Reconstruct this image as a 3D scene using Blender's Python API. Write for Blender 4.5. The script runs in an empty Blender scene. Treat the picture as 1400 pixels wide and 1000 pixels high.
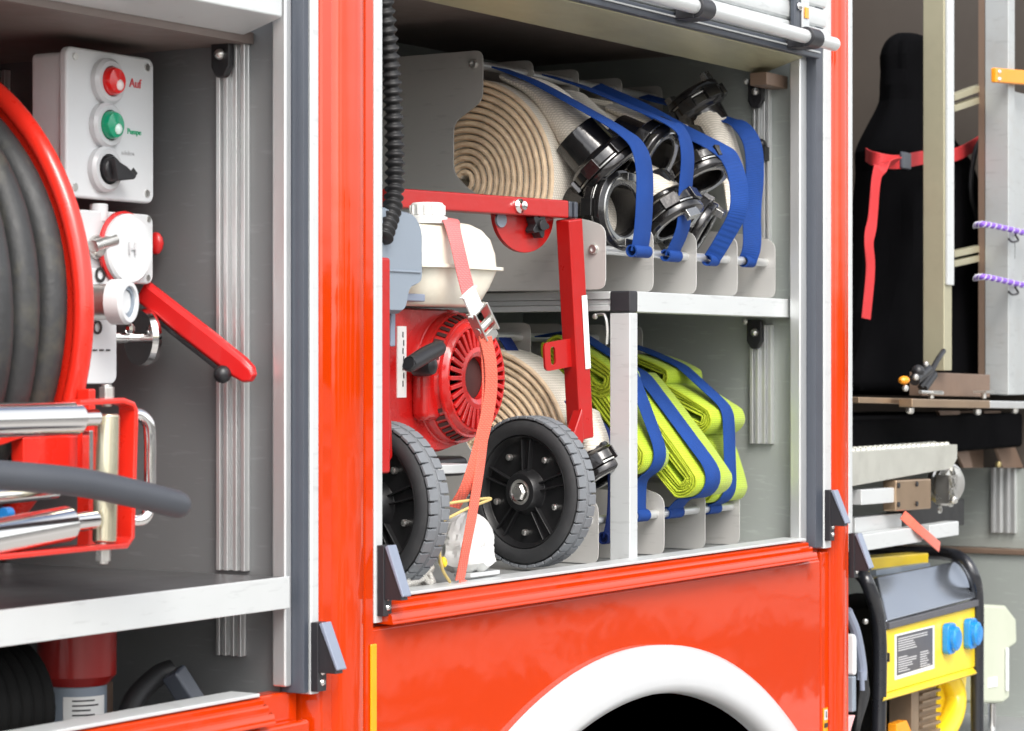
import bpy, math, random
from mathutils import Vector as V, Matrix, noise
random.seed(7)
SC = bpy.context.scene
COL = SC.collection
R = math.radians

# ------------------------------------------------------------------ camera geometry (photo measured at 1400 x 1000)
F = 3578.0
TH = R(31)
CT, ST = math.cos(TH), math.sin(TH)
CAM = V((0.0, -2.0, 1.55))

def at(u, y, Y):
    """world point seen at photo pixel (u,y) on the plane Y (depth into the truck)"""
    a = (u-700)/F; b = (500-y)/F
    t = (Y-CAM.y)/(ST-CT*a)
    return V((t*(CT+ST*a), Y, CAM.z+t*b))

def atX(u, y, X):
    a = (u-700)/F; b = (500-y)/F
    t = X/(CT+ST*a)
    return V((X, CAM.y+t*(ST-CT*a), CAM.z+t*b))

# ------------------------------------------------------------------ materials
MATS = {}
def mat(name, col, rough=0.5, metal=0.0, coat=0.0, var=0.08, vscale=14.0, bump=0.0, bscale=80.0,
        dirt=0.0, dirtcol=(0.12, 0.10, 0.08), dscale=9.0, dramp=(0.5, 0.78), rvar=0.12, spec=0.5, weave=0.0, stretch=None, sheen=0.0, grain=0.0):
    m = bpy.data.materials.new(name); m.use_nodes = True
    nt = m.node_tree; N = nt.nodes; L = nt.links
    b = N['Principled BSDF']
    b.inputs['Metallic'].default_value = metal
    b.inputs['Coat Weight'].default_value = coat
    b.inputs['Coat Roughness'].default_value = 0.05
    if name == 'red_paint': b.inputs['Coat IOR'].default_value = 1.62
    b.inputs['Specular IOR Level'].default_value = spec
    if sheen:
        b.inputs['Sheen Weight'].default_value = sheen
    tc = N.new('ShaderNodeTexCoord')
    src = tc.outputs['Object']
    if stretch:
        mp = N.new('ShaderNodeMapping'); mp.inputs['Scale'].default_value = stretch
        L.new(src, mp.inputs['Vector']); src = mp.outputs['Vector']
    n1 = N.new('ShaderNodeTexNoise'); n1.inputs['Scale'].default_value = vscale; n1.inputs['Detail'].default_value = 5
    L.new(src, n1.inputs['Vector'])
    mx = N.new('ShaderNodeMix'); mx.data_type = 'RGBA'
    mx.inputs['A'].default_value = (*[max(0, c*(1-var)) for c in col], 1)
    mx.inputs['B'].default_value = (*[min(1, c*(1+var)) for c in col], 1)
    L.new(n1.outputs['Fac'], mx.inputs['Factor'])
    cout = mx.outputs['Result']
    if dirt:
        n2 = N.new('ShaderNodeTexNoise'); n2.inputs['Scale'].default_value = dscale; n2.inputs['Detail'].default_value = 8
        n2.inputs['Roughness'].default_value = 0.65
        L.new(tc.outputs['Object'], n2.inputs['Vector'])
        rp = N.new('ShaderNodeValToRGB'); rp.color_ramp.elements[0].position = dramp[0]; rp.color_ramp.elements[1].position = dramp[1]
        L.new(n2.outputs['Fac'], rp.inputs['Fac'])
        ml = N.new('ShaderNodeMath'); ml.operation = 'MULTIPLY'; ml.inputs[1].default_value = dirt
        L.new(rp.outputs['Color'], ml.inputs[0])
        m2 = N.new('ShaderNodeMix'); m2.data_type = 'RGBA'
        m2.inputs['B'].default_value = (*dirtcol, 1)
        L.new(ml.outputs[0], m2.inputs['Factor']); L.new(cout, m2.inputs['A'])
        cout = m2.outputs['Result']
    hsrc = None
    if weave:
        w1 = N.new('ShaderNodeTexWave'); w1.inputs['Scale'].default_value = weave; w1.bands_direction = 'DIAGONAL'
        w1.inputs['Distortion'].default_value = 0.6
        w2 = N.new('ShaderNodeTexWave'); w2.inputs['Scale'].default_value = weave*0.9; w2.bands_direction = 'Z'
        w2.inputs['Distortion'].default_value = 0.6
        L.new(src, w1.inputs['Vector']); L.new(src, w2.inputs['Vector'])
        mm = N.new('ShaderNodeMath'); mm.operation = 'MULTIPLY'
        L.new(w1.outputs['Fac'], mm.inputs[0]); L.new(w2.outputs['Fac'], mm.inputs[1])
        m3 = N.new('ShaderNodeMix'); m3.data_type = 'RGBA'; m3.blend_type = 'MULTIPLY'
        m3.inputs['Factor'].default_value = 0.5
        rp = N.new('ShaderNodeValToRGB'); rp.color_ramp.elements[0].color = (0.45, 0.42, 0.38, 1); rp.color_ramp.elements[1].position = 0.5
        L.new(mm.outputs[0], rp.inputs['Fac']); L.new(cout, m3.inputs['A']); L.new(rp.outputs['Color'], m3.inputs['B'])
        cout = m3.outputs['Result']; hsrc = mm.outputs[0]
    if name in ('wall_grey', 'wall_dark', 'plate', 'alu_bright', 'frame_alu', 'tray_grey'):
        mp2 = N.new('ShaderNodeMapping'); mp2.inputs['Scale'].default_value = (9, 9, 60); mp2.inputs['Rotation'].default_value = (0.3, 0.2, 0.4)
        L.new(tc.outputs['Object'], mp2.inputs['Vector'])
        ns = N.new('ShaderNodeTexNoise'); ns.inputs['Scale'].default_value = 2.2; ns.inputs['Detail'].default_value = 6
        L.new(mp2.outputs['Vector'], ns.inputs['Vector'])
        rs_ = N.new('ShaderNodeValToRGB'); rs_.color_ramp.elements[0].position = 0.60; rs_.color_ramp.elements[1].position = 0.68
        L.new(ns.outputs['Fac'], rs_.inputs['Fac'])
        mk = N.new('ShaderNodeMath'); mk.operation = 'MULTIPLY'; mk.inputs[1].default_value = 0.28
        L.new(rs_.outputs['Color'], mk.inputs[0])
        m4 = N.new('ShaderNodeMix'); m4.data_type = 'RGBA'; q4 = 1.5 if sum(col) < 1.2 else 0.62
        m4.inputs['B'].default_value = (*[min(1, c*q4) for c in col], 1)
        L.new(mk.outputs[0], m4.inputs['Factor']); L.new(cout, m4.inputs['A']); cout = m4.outputs['Result']
    L.new(cout, b.inputs['Base Color'])
    nr = N.new('ShaderNodeTexNoise'); nr.inputs['Scale'].default_value = vscale*2.3; nr.inputs['Detail'].default_value = 4
    L.new(src, nr.inputs['Vector'])
    mr = N.new('ShaderNodeMapRange')
    mr.inputs['To Min'].default_value = max(0.02, rough-rvar); mr.inputs['To Max'].default_value = min(1, rough+rvar)
    L.new(nr.outputs['Fac'], mr.inputs['Value']); L.new(mr.outputs['Result'], b.inputs['Roughness'])
    if bump or hsrc:
        bp = N.new('ShaderNodeBump'); bp.inputs['Strength'].default_value = bump if bump else 0.35
        bp.inputs['Distance'].default_value = 0.002
        if hsrc:
            L.new(hsrc, bp.inputs['Height'])
        else:
            nb = N.new('ShaderNodeTexNoise'); nb.inputs['Scale'].default_value = bscale; nb.inputs['Detail'].default_value = 3
            L.new(src, nb.inputs['Vector']); L.new(nb.outputs['Fac'], bp.inputs['Height'])
        L.new(bp.outputs['Normal'], b.inputs['Normal'])
        if coat: L.new(bp.outputs['Normal'], b.inputs['Coat Normal'])
    MATS[name] = m
    return m

mat('red_paint', (0.53, 0.035, 0.0010), 0.34, coat=1.0, spec=0.0, var=0.05, vscale=2.2, bump=0.8, bscale=5, dirt=0.10, dirtcol=(0.36, 0.06, 0.02), dscale=3, rvar=0.04)
mat('cart_red', (0.40, 0.007, 0.006), 0.32, coat=0.5, var=0.08, bump=0.15, bscale=60, dirt=0.25, dirtcol=(0.2, 0.02, 0.015), dscale=20)
mat('engine_red', (0.50, 0.010, 0.009), 0.28, coat=0.5, var=0.06, bump=0.12, bscale=40)
mat('dark_red', (0.30, 0.008, 0.006), 0.35, coat=0.3)
mat('white_paint', (0.54, 0.55, 0.56), 0.35, coat=0.3, var=0.04, dirt=0.3, dirtcol=(0.5, 0.47, 0.42), dscale=4)
mat('white_plastic', (0.66, 0.68, 0.69), 0.4, var=0.03, dirt=0.15, dirtcol=(0.5, 0.5, 0.48))
mat('alu', (0.72, 0.73, 0.73), 0.36, metal=0.75, var=0.05, vscale=8, stretch=(3, 3, 0.4), bump=0.05, bscale=200)
mat('alu_bright', (0.62, 0.64, 0.64), 0.42, metal=0.35, var=0.04, vscale=8, dirt=0.08, dirtcol=(0.45, 0.45, 0.44))
mat('alu_sheet', (0.40, 0.41, 0.41), 0.5, metal=0.55, var=0.06, vscale=5, bump=0.04, bscale=300, dirt=0.2, dirtcol=(0.36, 0.35, 0.33), dscale=5)
mat('wall_dark', (0.155, 0.160, 0.163), 0.5, metal=0.15, var=0.08, vscale=4, bump=0.05, bscale=240, dirt=0.35, dirtcol=(0.11, 0.105, 0.10), dscale=3)
mat('wall_grey', (0.32, 0.345, 0.325), 0.5, metal=0.15, var=0.06, vscale=4, bump=0.05, bscale=240, dirt=0.25, dirtcol=(0.22, 0.22, 0.21), dscale=4)
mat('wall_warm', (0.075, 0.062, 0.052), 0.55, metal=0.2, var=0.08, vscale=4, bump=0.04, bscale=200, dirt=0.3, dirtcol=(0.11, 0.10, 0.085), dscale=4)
mat('alu_olive_reflection', (0.44, 0.42, 0.27), 0.42, metal=0.55, var=0.06, stretch=(0.4, 3, 3))  # olive tint stands for ground and greenery reflected in the aluminium
mat('dark_ceiling', (0.17, 0.135, 0.12), 0.6, var=0.1)
mat('plate', (0.52, 0.51, 0.49), 0.42, metal=0.3, var=0.05, vscale=6, bump=0.03, bscale=300, dirt=0.18, dirtcol=(0.38, 0.36, 0.34), dscale=6)
mat('chrome', (0.86, 0.85, 0.84), 0.12, metal=1.0, var=0.03, rvar=0.06)
mat('brass', (0.62, 0.50, 0.24), 0.28, metal=0.9, var=0.06)
mat('zinc', (0.66, 0.65, 0.62), 0.3, metal=0.9, var=0.08)
mat('roller_steel', (0.72, 0.68, 0.52), 0.22, metal=0.85, var=0.06, dirt=0.2)
mat('black_rubber', (0.011, 0.011, 0.012), 0.55, var=0.25, bump=0.1, bscale=120)
mat('seal', (0.05, 0.058, 0.075), 0.38, var=0.15, spec=0.6)
mat('black_plastic', (0.016, 0.016, 0.018), 0.38, var=0.2, bump=0.06, bscale=200)
mat('latch_black', (0.022, 0.022, 0.026), 0.45, var=0.2)
mat('latch_grey', (0.20, 0.23, 0.30), 0.4, var=0.08)
mat('tyre', (0.028, 0.029, 0.031), 0.62, var=0.25, bump=0.15, bscale=150, dirt=0.3, dirtcol=(0.09, 0.09, 0.09), dscale=30)
mat('tread', (0.155, 0.165, 0.178), 0.7, var=0.15, vscale=40, bump=0.2, bscale=150, dirt=0.35, dirtcol=(0.16, 0.17, 0.18), dscale=35)
mat('rim_black', (0.012, 0.012, 0.013), 0.33, var=0.2, bump=0.05, bscale=90)
mat('coupling', (0.020, 0.019, 0.020), 0.2, metal=0.5, coat=0.6, var=0.3, vscale=60, bump=0.12, bscale=120, dirt=0.25, dirtcol=(0.10, 0.09, 0.08), dscale=60)
mat('coupling_silver', (0.36, 0.36, 0.35), 0.24, metal=0.95, var=0.12, vscale=40)
mat('hose_canvas', (0.86, 0.80, 0.70), 0.85, var=0.12, vscale=10, weave=85, dirt=0.3, dirtcol=(0.50, 0.40, 0.28), dscale=7, sheen=0.2)
mat('hose_edge', (0.80, 0.60, 0.41), 0.9, var=0.30, vscale=45, bump=0.6, bscale=260, dirt=0.5, dirtcol=(0.36, 0.23, 0.13), dscale=14)
mat('hose_lime', (0.44, 0.60, 0.02), 0.7, var=0.10, vscale=12, weave=95, sheen=0.15)
mat('hose_lime_edge', (0.38, 0.45, 0.02), 0.8, var=0.3, vscale=45, bump=0.6, bscale=260)
mat('strap_blue', (0.010, 0.058, 0.28), 0.7, var=0.25, vscale=14, weave=210, spec=0.25)
mat('strap_navy', (0.010, 0.030, 0.18), 0.7, var=0.15, vscale=20, weave=210, spec=0.25)
mat('strap_coral', (0.78, 0.13, 0.075), 0.7, var=0.10, vscale=30, weave=110, sheen=0.2)
mat('strap_pink', (0.72, 0.20, 0.20), 0.7, var=0.08, vscale=30, weave=110)
mat('tank_cream', (0.76, 0.73, 0.62), 0.35, coat=0.2, var=0.03, dirt=0.4, dirtcol=(0.55, 0.46, 0.34), dscale=12)
mat('airbox', (0.22, 0.26, 0.31), 0.4, var=0.06, bump=0.04, bscale=300)
mat('sticker', (0.76, 0.76, 0.74), 0.4, var=0.03)
mat('ink_black', (0.03, 0.03, 0.03), 0.5)
mat('ink_red', (0.65, 0.06, 0.07), 0.5)
mat('ink_green', (0.02, 0.42, 0.20), 0.5)
mat('button_red', (0.70, 0.012, 0.012), 0.22, coat=0.6)
mat('button_green', (0.0, 0.30, 0.15), 0.22, coat=0.6)
mat('lens_light', (0.85, 0.72, 0.70), 0.3, coat=0.5)
mat('lens_mint', (0.70, 0.86, 0.80), 0.3, coat=0.5)
mat('reel_rubber', (0.028, 0.029, 0.030), 0.55, var=0.4, vscale=30, bump=0.3, bscale=160, dirt=0.5, dirtcol=(0.11, 0.10, 0.065), dscale=22)
mat('guide_rubber', (0.05, 0.055, 0.066), 0.5, var=0.15, bump=0.08, bscale=120)
mat('reel_red', (0.74, 0.022, 0.010), 0.3, coat=0.5, var=0.04)
mat('lever_red', (0.58, 0.012, 0.012), 0.4, coat=0.3, var=0.05)
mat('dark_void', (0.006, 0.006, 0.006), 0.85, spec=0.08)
mat('gloss_black', (0.014, 0.015, 0.019), 0.3, coat=0.4, var=0.2)
mat('grille_dark', (0.05, 0.012, 0.010), 0.7)
mat('yellow', (0.84, 0.60, 0.02), 0.35, coat=0.4, var=0.04, dirt=0.15, dirtcol=(0.55, 0.36, 0.03), dscale=12)
mat('amber', (0.80, 0.33, 0.0), 0.3, coat=0.5)
mat('orange', (0.84, 0.30, 0.01), 0.4, var=0.05)
mat('blue_plastic', (0.01, 0.22, 0.62), 0.3, coat=0.3, var=0.05)
mat('label_dark', (0.085, 0.085, 0.095), 0.45)
mat('label_text', (0.55, 0.55, 0.56), 0.5)
mat('gen_silver', (0.34, 0.37, 0.42), 0.2, metal=0.85, var=0.05, vscale=5)
mat('engine_cast', (0.30, 0.22, 0.15), 0.5, metal=0.6, var=0.2, vscale=30)
mat('greygreen', (0.50, 0.53, 0.42), 0.45, var=0.05)
mat('black_cloth', (0.003, 0.003, 0.0035), 0.95, var=0.3, bump=0.4, bscale=25, spec=0.03)
mat('webbing_red', (0.60, 0.03, 0.035), 0.7, var=0.1, weave=100)
mat('bungee', (0.22, 0.10, 0.55), 0.6, var=0.4, vscale=160)
mat('bag_white', (0.66, 0.66, 0.64), 0.45, var=0.08, bump=1.0, bscale=38)
mat('rope_white', (0.72, 0.70, 0.66), 0.8, var=0.1, weave=150)
mat('twine', (0.55, 0.42, 0.16), 0.8, var=0.15)
mat('frame_alu', (0.50, 0.52, 0.52), 0.45, metal=0.5, var=0.05, vscale=8, dirt=0.35, dirtcol=(0.40, 0.36, 0.32), dscale=22)
mat('frame_olive', (0.50, 0.47, 0.33), 0.4, metal=0.55, var=0.06, vscale=8, dirt=0.2)
mat('brown_steel', (0.22, 0.15, 0.11), 0.5, metal=0.4, var=0.1)
mat('copper_bar', (0.42, 0.30, 0.20), 0.35, metal=0.8, var=0.1)
mat('tread_plate', (0.60, 0.60, 0.54), 0.38, metal=0.6, var=0.08, dirt=0.2)
mat('asphalt', (0.03, 0.03, 0.029), 0.9, var=0.3, vscale=0.6, bump=0.3, bscale=60, dirt=1.0, dirtcol=(0.22, 0.21, 0.195), dscale=0.16, dramp=(0.49, 0.52))  # pale patches put into the unseen ground for reflections in the red paint
mat('bounce_concrete', (0.36, 0.35, 0.33), 0.9, var=0.2, vscale=1.2, bump=0.3, bscale=60, dirt=0.4, dirtcol=(0.2, 0.19, 0.18), dscale=1.5)
mat('leaf', (0.035, 0.055, 0.018), 0.6, var=0.4, vscale=3)
mat('tray_grey', (0.14, 0.14, 0.145), 0.35, metal=0.6, var=0.15, vscale=6, dirt=0.3, dscale=7)
mat('pale_pink', (0.75, 0.40, 0.40), 0.5)

# ------------------------------------------------------------------ mesh builder
def cm(pts, n=8):
    """Catmull-Rom through the points"""
    P = [V(p) for p in pts]
    P = [P[0]*2-P[1]] + P + [P[-1]*2-P[-2]]
    out = []
    for i in range(1, len(P)-2):
        for k in range(n):
            t = k/n; t2 = t*t; t3 = t2*t
            out.append(0.5*((2*P[i]) + (P[i+1]-P[i-1])*t + (2*P[i-1]-5*P[i]+4*P[i+1]-P[i+2])*t2 + (3*P[i]-P[i-1]-3*P[i+1]+P[i+2])*t3))
    out.append(P[-2].copy())
    return out

def perp(d):
    d = d.normalized()
    a = V((0, 0, 1)) if abs(d.z) < 0.9 else V((1, 0, 0))
    x = a.cross(d).normalized()
    return x, d.cross(x).normalized()

EX, EY, EZ = V((1, 0, 0)), V((0, 1, 0)), V((0, 0, 1))

class MB:
    def __init__(s): s.v = []; s.f = []; s.m = []
    def poly(s, idx, mi=0): s.f.append(tuple(idx)); s.m.append(mi)
    def add(s, pts):
        b = len(s.v); s.v += [V(p) for p in pts]; return b
    def obox(s, c, sx, sy, sz, ax=EX, ay=EY, az=EZ, mi=0):
        c = V(c); b = len(s.v)
        for k in (-1, 1):
            for j in (-1, 1):
                for i in (-1, 1):
                    s.v.append(c + ax*(i*sx/2) + ay*(j*sy/2) + az*(k*sz/2))
        for q in ((0, 2, 3, 1), (4, 5, 7, 6), (0, 1, 5, 4), (2, 6, 7, 3), (0, 4, 6, 2), (1, 3, 7, 5)):
            s.poly([b+i for i in q], mi)
        return s
    def box(s, x0, x1, y0, y1, z0, z1, mi=0):
        return s.obox(((x0+x1)/2, (y0+y1)/2, (z0+z1)/2), abs(x1-x0), abs(y1-y0), abs(z1-z0), mi=mi)
    def prism(s, pts, d, mi=0, side_mi=None):
        """polygon of world points swept by vector d"""
        n = len(pts); d = V(d)
        b = s.add(pts); s.add([V(p)+d for p in pts])
        s.poly(list(range(b, b+n))[::-1], mi); s.poly(range(b+n, b+2*n), mi)
        for i in range(n):
            j = (i+1) % n
            s.poly((b+i, b+j, b+n+j, b+n+i), mi if side_mi is None else side_mi)
        return s
    def loft(s, secs, closed=True, caps=True, loop=False, mi=0):
        n = len(secs[0]); b = len(s.v)
        for sec in secs: s.v += [V(p) for p in sec]
        m = len(secs)
        for i in range(m if loop else m-1):
            i2 = (i+1) % m
            for j in range(n if closed else n-1):
                k = (j+1) % n
                s.poly((b+i*n+j, b+i*n+k, b+i2*n+k, b+i2*n+j), mi)
        if caps and closed and not loop:
            s.poly(list(range(b, b+n))[::-1], mi); s.poly(range(b+(m-1)*n, b+m*n), mi)
        return s
    def tube(s, path, r, n=12, loop=False, mi=0, caps=True):
        P = [V(p) for p in path]; m = len(P)
        secs = []; x = None
        for i in range(m):
            if loop: d = P[(i+1) % m]-P[i-1]
            else: d = P[min(i+1, m-1)]-P[max(i-1, 0)]
            d.normalize()
            if x is None: x, _ = perp(d)
            x = (x - d*x.dot(d)).normalized(); y = d.cross(x)
            rr = r[i] if isinstance(r, (list, tuple)) else r
            secs.append([P[i] + x*(rr*math.cos(2*math.pi*k/n)) + y*(rr*math.sin(2*math.pi*k/n)) for k in range(n)])
        return s.loft(secs, loop=loop, caps=caps, mi=mi)
    def cyl(s, p0, p1, r0, r1=None, n=24, mi=0):
        p0, p1 = V(p0), V(p1)
        x, y = perp(p1-p0); r1 = r0 if r1 is None else r1
        secs = [[p+x*(r*math.cos(2*math.pi*k/n))+y*(r*math.sin(2*math.pi*k/n)) for k in range(n)] for p, r in ((p0, r0), (p1, r1))]
        return s.loft(secs, mi=mi)
    def lathe(s, prof, o, axis, n=36, closed=False, mi=0, start=0.0, end=None):
        """profile (radius, height along axis); closed = ring profile"""
        o = V(o); d = V(axis).normalized(); x, y = perp(d)
        secs = []
        for r, h in prof:
            r = max(r, 1e-5)
            secs.append([o+d*h+x*(r*math.cos(2*math.pi*k/n))+y*(r*math.sin(2*math.pi*k/n)) for k in range(n)])
        return s.loft(secs, loop=closed, caps=not closed, mi=mi)
    def ribbon(s, path, wdir, w, t, mi=0):
        P = [V(p) for p in path]; secs = []
        for i, p in enumerate(P):
            d = (P[min(i+1, len(P)-1)]-P[max(i-1, 0)]).normalized()
            wd = wdir[i] if isinstance(wdir, list) else wdir
            wd = (wd - d*wd.dot(d)).normalized(); nn = d.cross(wd)
            ww = w[i] if isinstance(w, list) else w
            h = ww/2; q = t/2
            secs.append([p-wd*h-nn*q*0.4, p-wd*h*0.93-nn*q, p+wd*h*0.93-nn*q, p+wd*h-nn*q*0.4,
                         p+wd*h+nn*q*0.4, p+wd*h*0.93+nn*q, p-wd*h*0.93+nn*q, p-wd*h+nn*q*0.4])
        return s.loft(secs, mi=mi)
    def ball(s, c, r, n=16, sc=(1, 1, 1), ax=EX, ay=EY, az=EZ, mi=0, jit=0.0, freq=8):
        c = V(c); secs = []
        for i in range(1, n//2):
            th = math.pi*i/(n//2)
            row = []
            for k in range(n):
                ph = 2*math.pi*k/n
                d = V((math.sin(th)*math.cos(ph), math.sin(th)*math.sin(ph), math.cos(th)))
                q = r*(1+jit*noise.noise(d*2.0+c*freq))
                row.append(c+ax*(d.x*q*sc[0])+ay*(d.y*q*sc[1])+az*(d.z*q*sc[2]))
            secs.append(row)
        b = len(s.v)
        s.loft(secs, caps=False, mi=mi)
        t = s.add([c+az*r*sc[2], c-az*r*sc[2]]); m = len(secs)
        for k in range(n):
            s.poly((b+(k+1) % n, b+k, t), mi); s.poly((b+(m-1)*n+k, b+(m-1)*n+(k+1) % n, t+1), mi)
        return s
    def islands(s):
        par = list(range(len(s.v)))
        def find(a):
            while par[a] != a: par[a] = par[par[a]]; a = par[a]
            return a
        for f in s.f:
            r0 = find(f[0])
            for i in f[1:]: par[find(i)] = r0
        out = {}
        for f, mi in zip(s.f, s.m): out.setdefault(find(f[0]), []).append((f, mi))
        res = []
        for fs in out.values():
            b = MB(); mp = {}
            for f, mi in fs:
                for i in f:
                    if i not in mp: mp[i] = len(b.v); b.v.append(s.v[i])
                b.poly([mp[i] for i in f], mi)
            res.append(b)
        return res
    def build_each(s, name, m, parent=None, **k):
        return [q.build(name, m, parent, **k) for q in s.islands()]
    def build(s, name, m, parent=None, bev=0.0, seg=2, ang=32, sub=0):
        me = bpy.data.meshes.new(name)
        off = V((0, 0, 0))
        p = parent
        while p is not None:
            off += p.location; p = p.parent
        loc = V((0, 0, 0))
        if parent is None:
            xs = [v.x for v in s.v]; ys = [v.y for v in s.v]; zs = [v.z for v in s.v]
            loc = V(((min(xs)+max(xs))/2, (min(ys)+max(ys))/2, min(zs)))
            off = loc
        me.from_pydata([tuple(v-off) for v in s.v], [], s.f)
        ms = m if isinstance(m, (list, tuple)) else [m]
        for q in ms: me.materials.append(MATS[q])
        me.polygons.foreach_set('material_index', s.m)
        me.polygons.foreach_set('use_smooth', [True]*len(s.f))
        me.update()
        import bmesh
        bm = bmesh.new(); bm.from_mesh(me)
        bmesh.ops.recalc_face_normals(bm, faces=bm.faces)
        bm.to_mesh(me); bm.free()
        try: me.set_sharp_from_angle(angle=R(ang))
        except Exception: pass
        o = bpy.data.objects.new(name, me); COL.objects.link(o)
        o.location = loc
        if parent is not None: o.parent = parent
        if bev:
            bm_ = o.modifiers.new('edge', 'BEVEL'); bm_.width = bev; bm_.segments = seg; bm_.limit_method = 'ANGLE'; bm_.angle_limit = R(35)
            bm_.harden_normals = True
        if sub:
            sm = o.modifiers.new('sub', 'SUBSURF'); sm.levels = sub; sm.render_levels = sub
        return o

def thing(name, label, cat, loc, group=None):
    o = bpy.data.objects.new(name, None); COL.objects.link(o)
    o.location = loc; o.empty_display_size = 0.05
    o['label'] = label; o['category'] = cat
    if group: o['group'] = group
    return o

def tag(o, label, cat, group=None):
    o['label'] = label; o['category'] = cat
    if group: o['group'] = group
    return o

def copy_tree(o, parent=None):
    c = o.copy(); COL.objects.link(c)
    if parent is not None: c.parent = parent
    for ch in [k for k in o.children]: copy_tree(ch, c)
    return c

def text_mesh(body, size, origin, ax, ay, name, m, parent, ext=0.0004):
    cu = bpy.data.curves.new('lettering', 'FONT'); cu.body = body; cu.size = size; cu.extrude = ext
    ob = bpy.data.objects.new('lettering', cu); COL.objects.link(ob)
    dg = bpy.context.evaluated_depsgraph_get(); dg.update()
    me = bpy.data.meshes.new_from_object(ob.evaluated_get(dg))
    COL.objects.unlink(ob); bpy.data.objects.remove(ob)
    me.name = name
    az = ax.cross(ay)
    off = V((0, 0, 0)); p = parent
    while p is not None: off += p.location; p = p.parent
    for v in me.vertices:
        q = V(origin)+ax*v.co.x+ay*v.co.y+az*v.co.z-off
        v.co = q
    me.materials.clear(); me.materials.append(MATS[m])
    o = bpy.data.objects.new(name, me); COL.objects.link(o); o.parent = parent
    return o

def circle_pts(c, r, ax, ay, n, a0=0, a1=360):
    return [V(c)+ax*(r*math.cos(R(a0+(a1-a0)*k/n)))+ay*(r*math.sin(R(a0+(a1-a0)*k/n))) for k in range(n+1)]

def rrect(c, w, h, r, ax, ay, n=4):
    c = V(c); out = []
    for (sx, sy, a) in ((1, 1, 0), (-1, 1, 90), (-1, -1, 180), (1, -1, 270)):
        o = c+ax*(sx*(w/2-r))+ay*(sy*(h/2-r))
        for k in range(n+1):
            t = R(a+90*k/n); out.append(o+ax*(r*math.cos(t))+ay*(r*math.sin(t)))
    return out

# ================================================================== SETTING
g = MB(); g.add([(-150, -150, 0), (150, -150, 0), (150, 150, 0), (-150, 150, 0)]); g.poly((0, 1, 2, 3))
gd = g.build('ground', 'asphalt'); gd['kind'] = 'structure'
g = MB(); g.add([(-14, -3.2, 0.004), (30, -3.2, 0.004), (30, 9, 0.004), (-14, 9, 0.004)]); g.poly((0, 1, 2, 3))  # unseen pale slab added to bounce daylight up into the compartments
gd = g.build('bounce_slab', 'bounce_concrete'); gd['kind'] = 'structure'

# unseen row of trees added to darken the horizon and mirror in the paint
b = MB(); rnd = random.Random(11)
for k in range(40):
    tx = -40+k*4.0+rnd.uniform(-1, 1); ty = -36-rnd.uniform(0, 10); th = rnd.uniform(2.0, 4.8); rw_ = rnd.uniform(1.3, 2.4)
    b.cyl((tx, ty, 0), (tx, ty, th*0.6), 0.18, 0.09, n=8)
    for q in range(170):
        a = rnd.uniform(0, 2*math.pi); u_ = rnd.uniform(-1, 1); rr_ = rnd.uniform(0.55, 1.0)
        c = V((tx+rw_*rr_*math.cos(a)*math.sqrt(1-u_*u_), ty+rw_*rr_*math.sin(a)*math.sqrt(1-u_*u_), th*0.6+u_*th*0.42*rr_))
        d_ = V((rnd.uniform(-1, 1), rnd.uniform(-1, 1), rnd.uniform(-0.6, 1))).normalized(); x_, y_ = perp(d_); sz = rnd.uniform(0.25, 0.55)
        i0 = b.add([c-x_*sz-y_*sz*0.6, c+x_*sz*0.4-y_*sz, c+x_*sz+y_*sz*0.5, c-x_*sz*0.3+y_*sz]); b.poly((i0, i0+1, i0+2, i0+3))
tl = b.build('unseen_tree_row', 'leaf'); tl['kind'] = 'stuff'

# ================================================================== FIRE TRUCK BODY
truck = thing('fire_truck', 'orange-red fire engine side with open equipment compartments and white wheel arch', 'fire truck', (3.5, 0.4, 0))
XW0, XW1, XW2 = 2.788, 4.404, 5.95      # right walls of the three compartments
ZS = 1.231                              # middle sill

def poly_xz(pts, y0, y1):
    b = MB(); b.prism([V((x, y0, z)) for x, z in pts], (0, y1-y0, 0)); return b

# --- pillars: extruded profile (X,Y)
def pillar(prof, z0, z1):
    b = MB(); b.loft([[V((x, y, z)) for x, y in prof] for z in (z0, (z0*3+z1)/4, (z0+z1)/2, z1)]); return b
def rounded_bulge(x0, x1, y0, yb, n=8):
    pts = []
    for k in range(n+1):
        t = math.pi*k/n
        pts.append(((x0+x1)/2-(x1-x0)/2*math.cos(t), y0-(y0-yb)*(math.sin(t)**0.55)))
    return pts
pr = [(2.818, 0.05), (2.829, 0.0), (2.833, -0.006), (2.853, -0.006), (2.856, -0.002)] + rounded_bulge(2.858, 2.925, -0.003, -0.016) + \
     [(2.928, -0.002), (2.931, -0.008), (2.949, -0.008), (2.955, 0.0), (2.955, 0.05)]
pillar(pr, 0.4, 2.6).build('pillar', 'red_paint', truck, ang=50)
pr2 = [(4.478, 0.05), (4.478, 0.0), (4.482, -0.006)] + rounded_bulge(4.485, 4.528, -0.005, -0.015) + \
      [(4.530, -0.002), (4.533, -0.007), (4.545, -0.007), (4.550, 0.0), (4.550, 0.05)]
pillar(pr2, 0.4, 2.6).build('pillar', 'red_paint', truck, ang=50)

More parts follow.
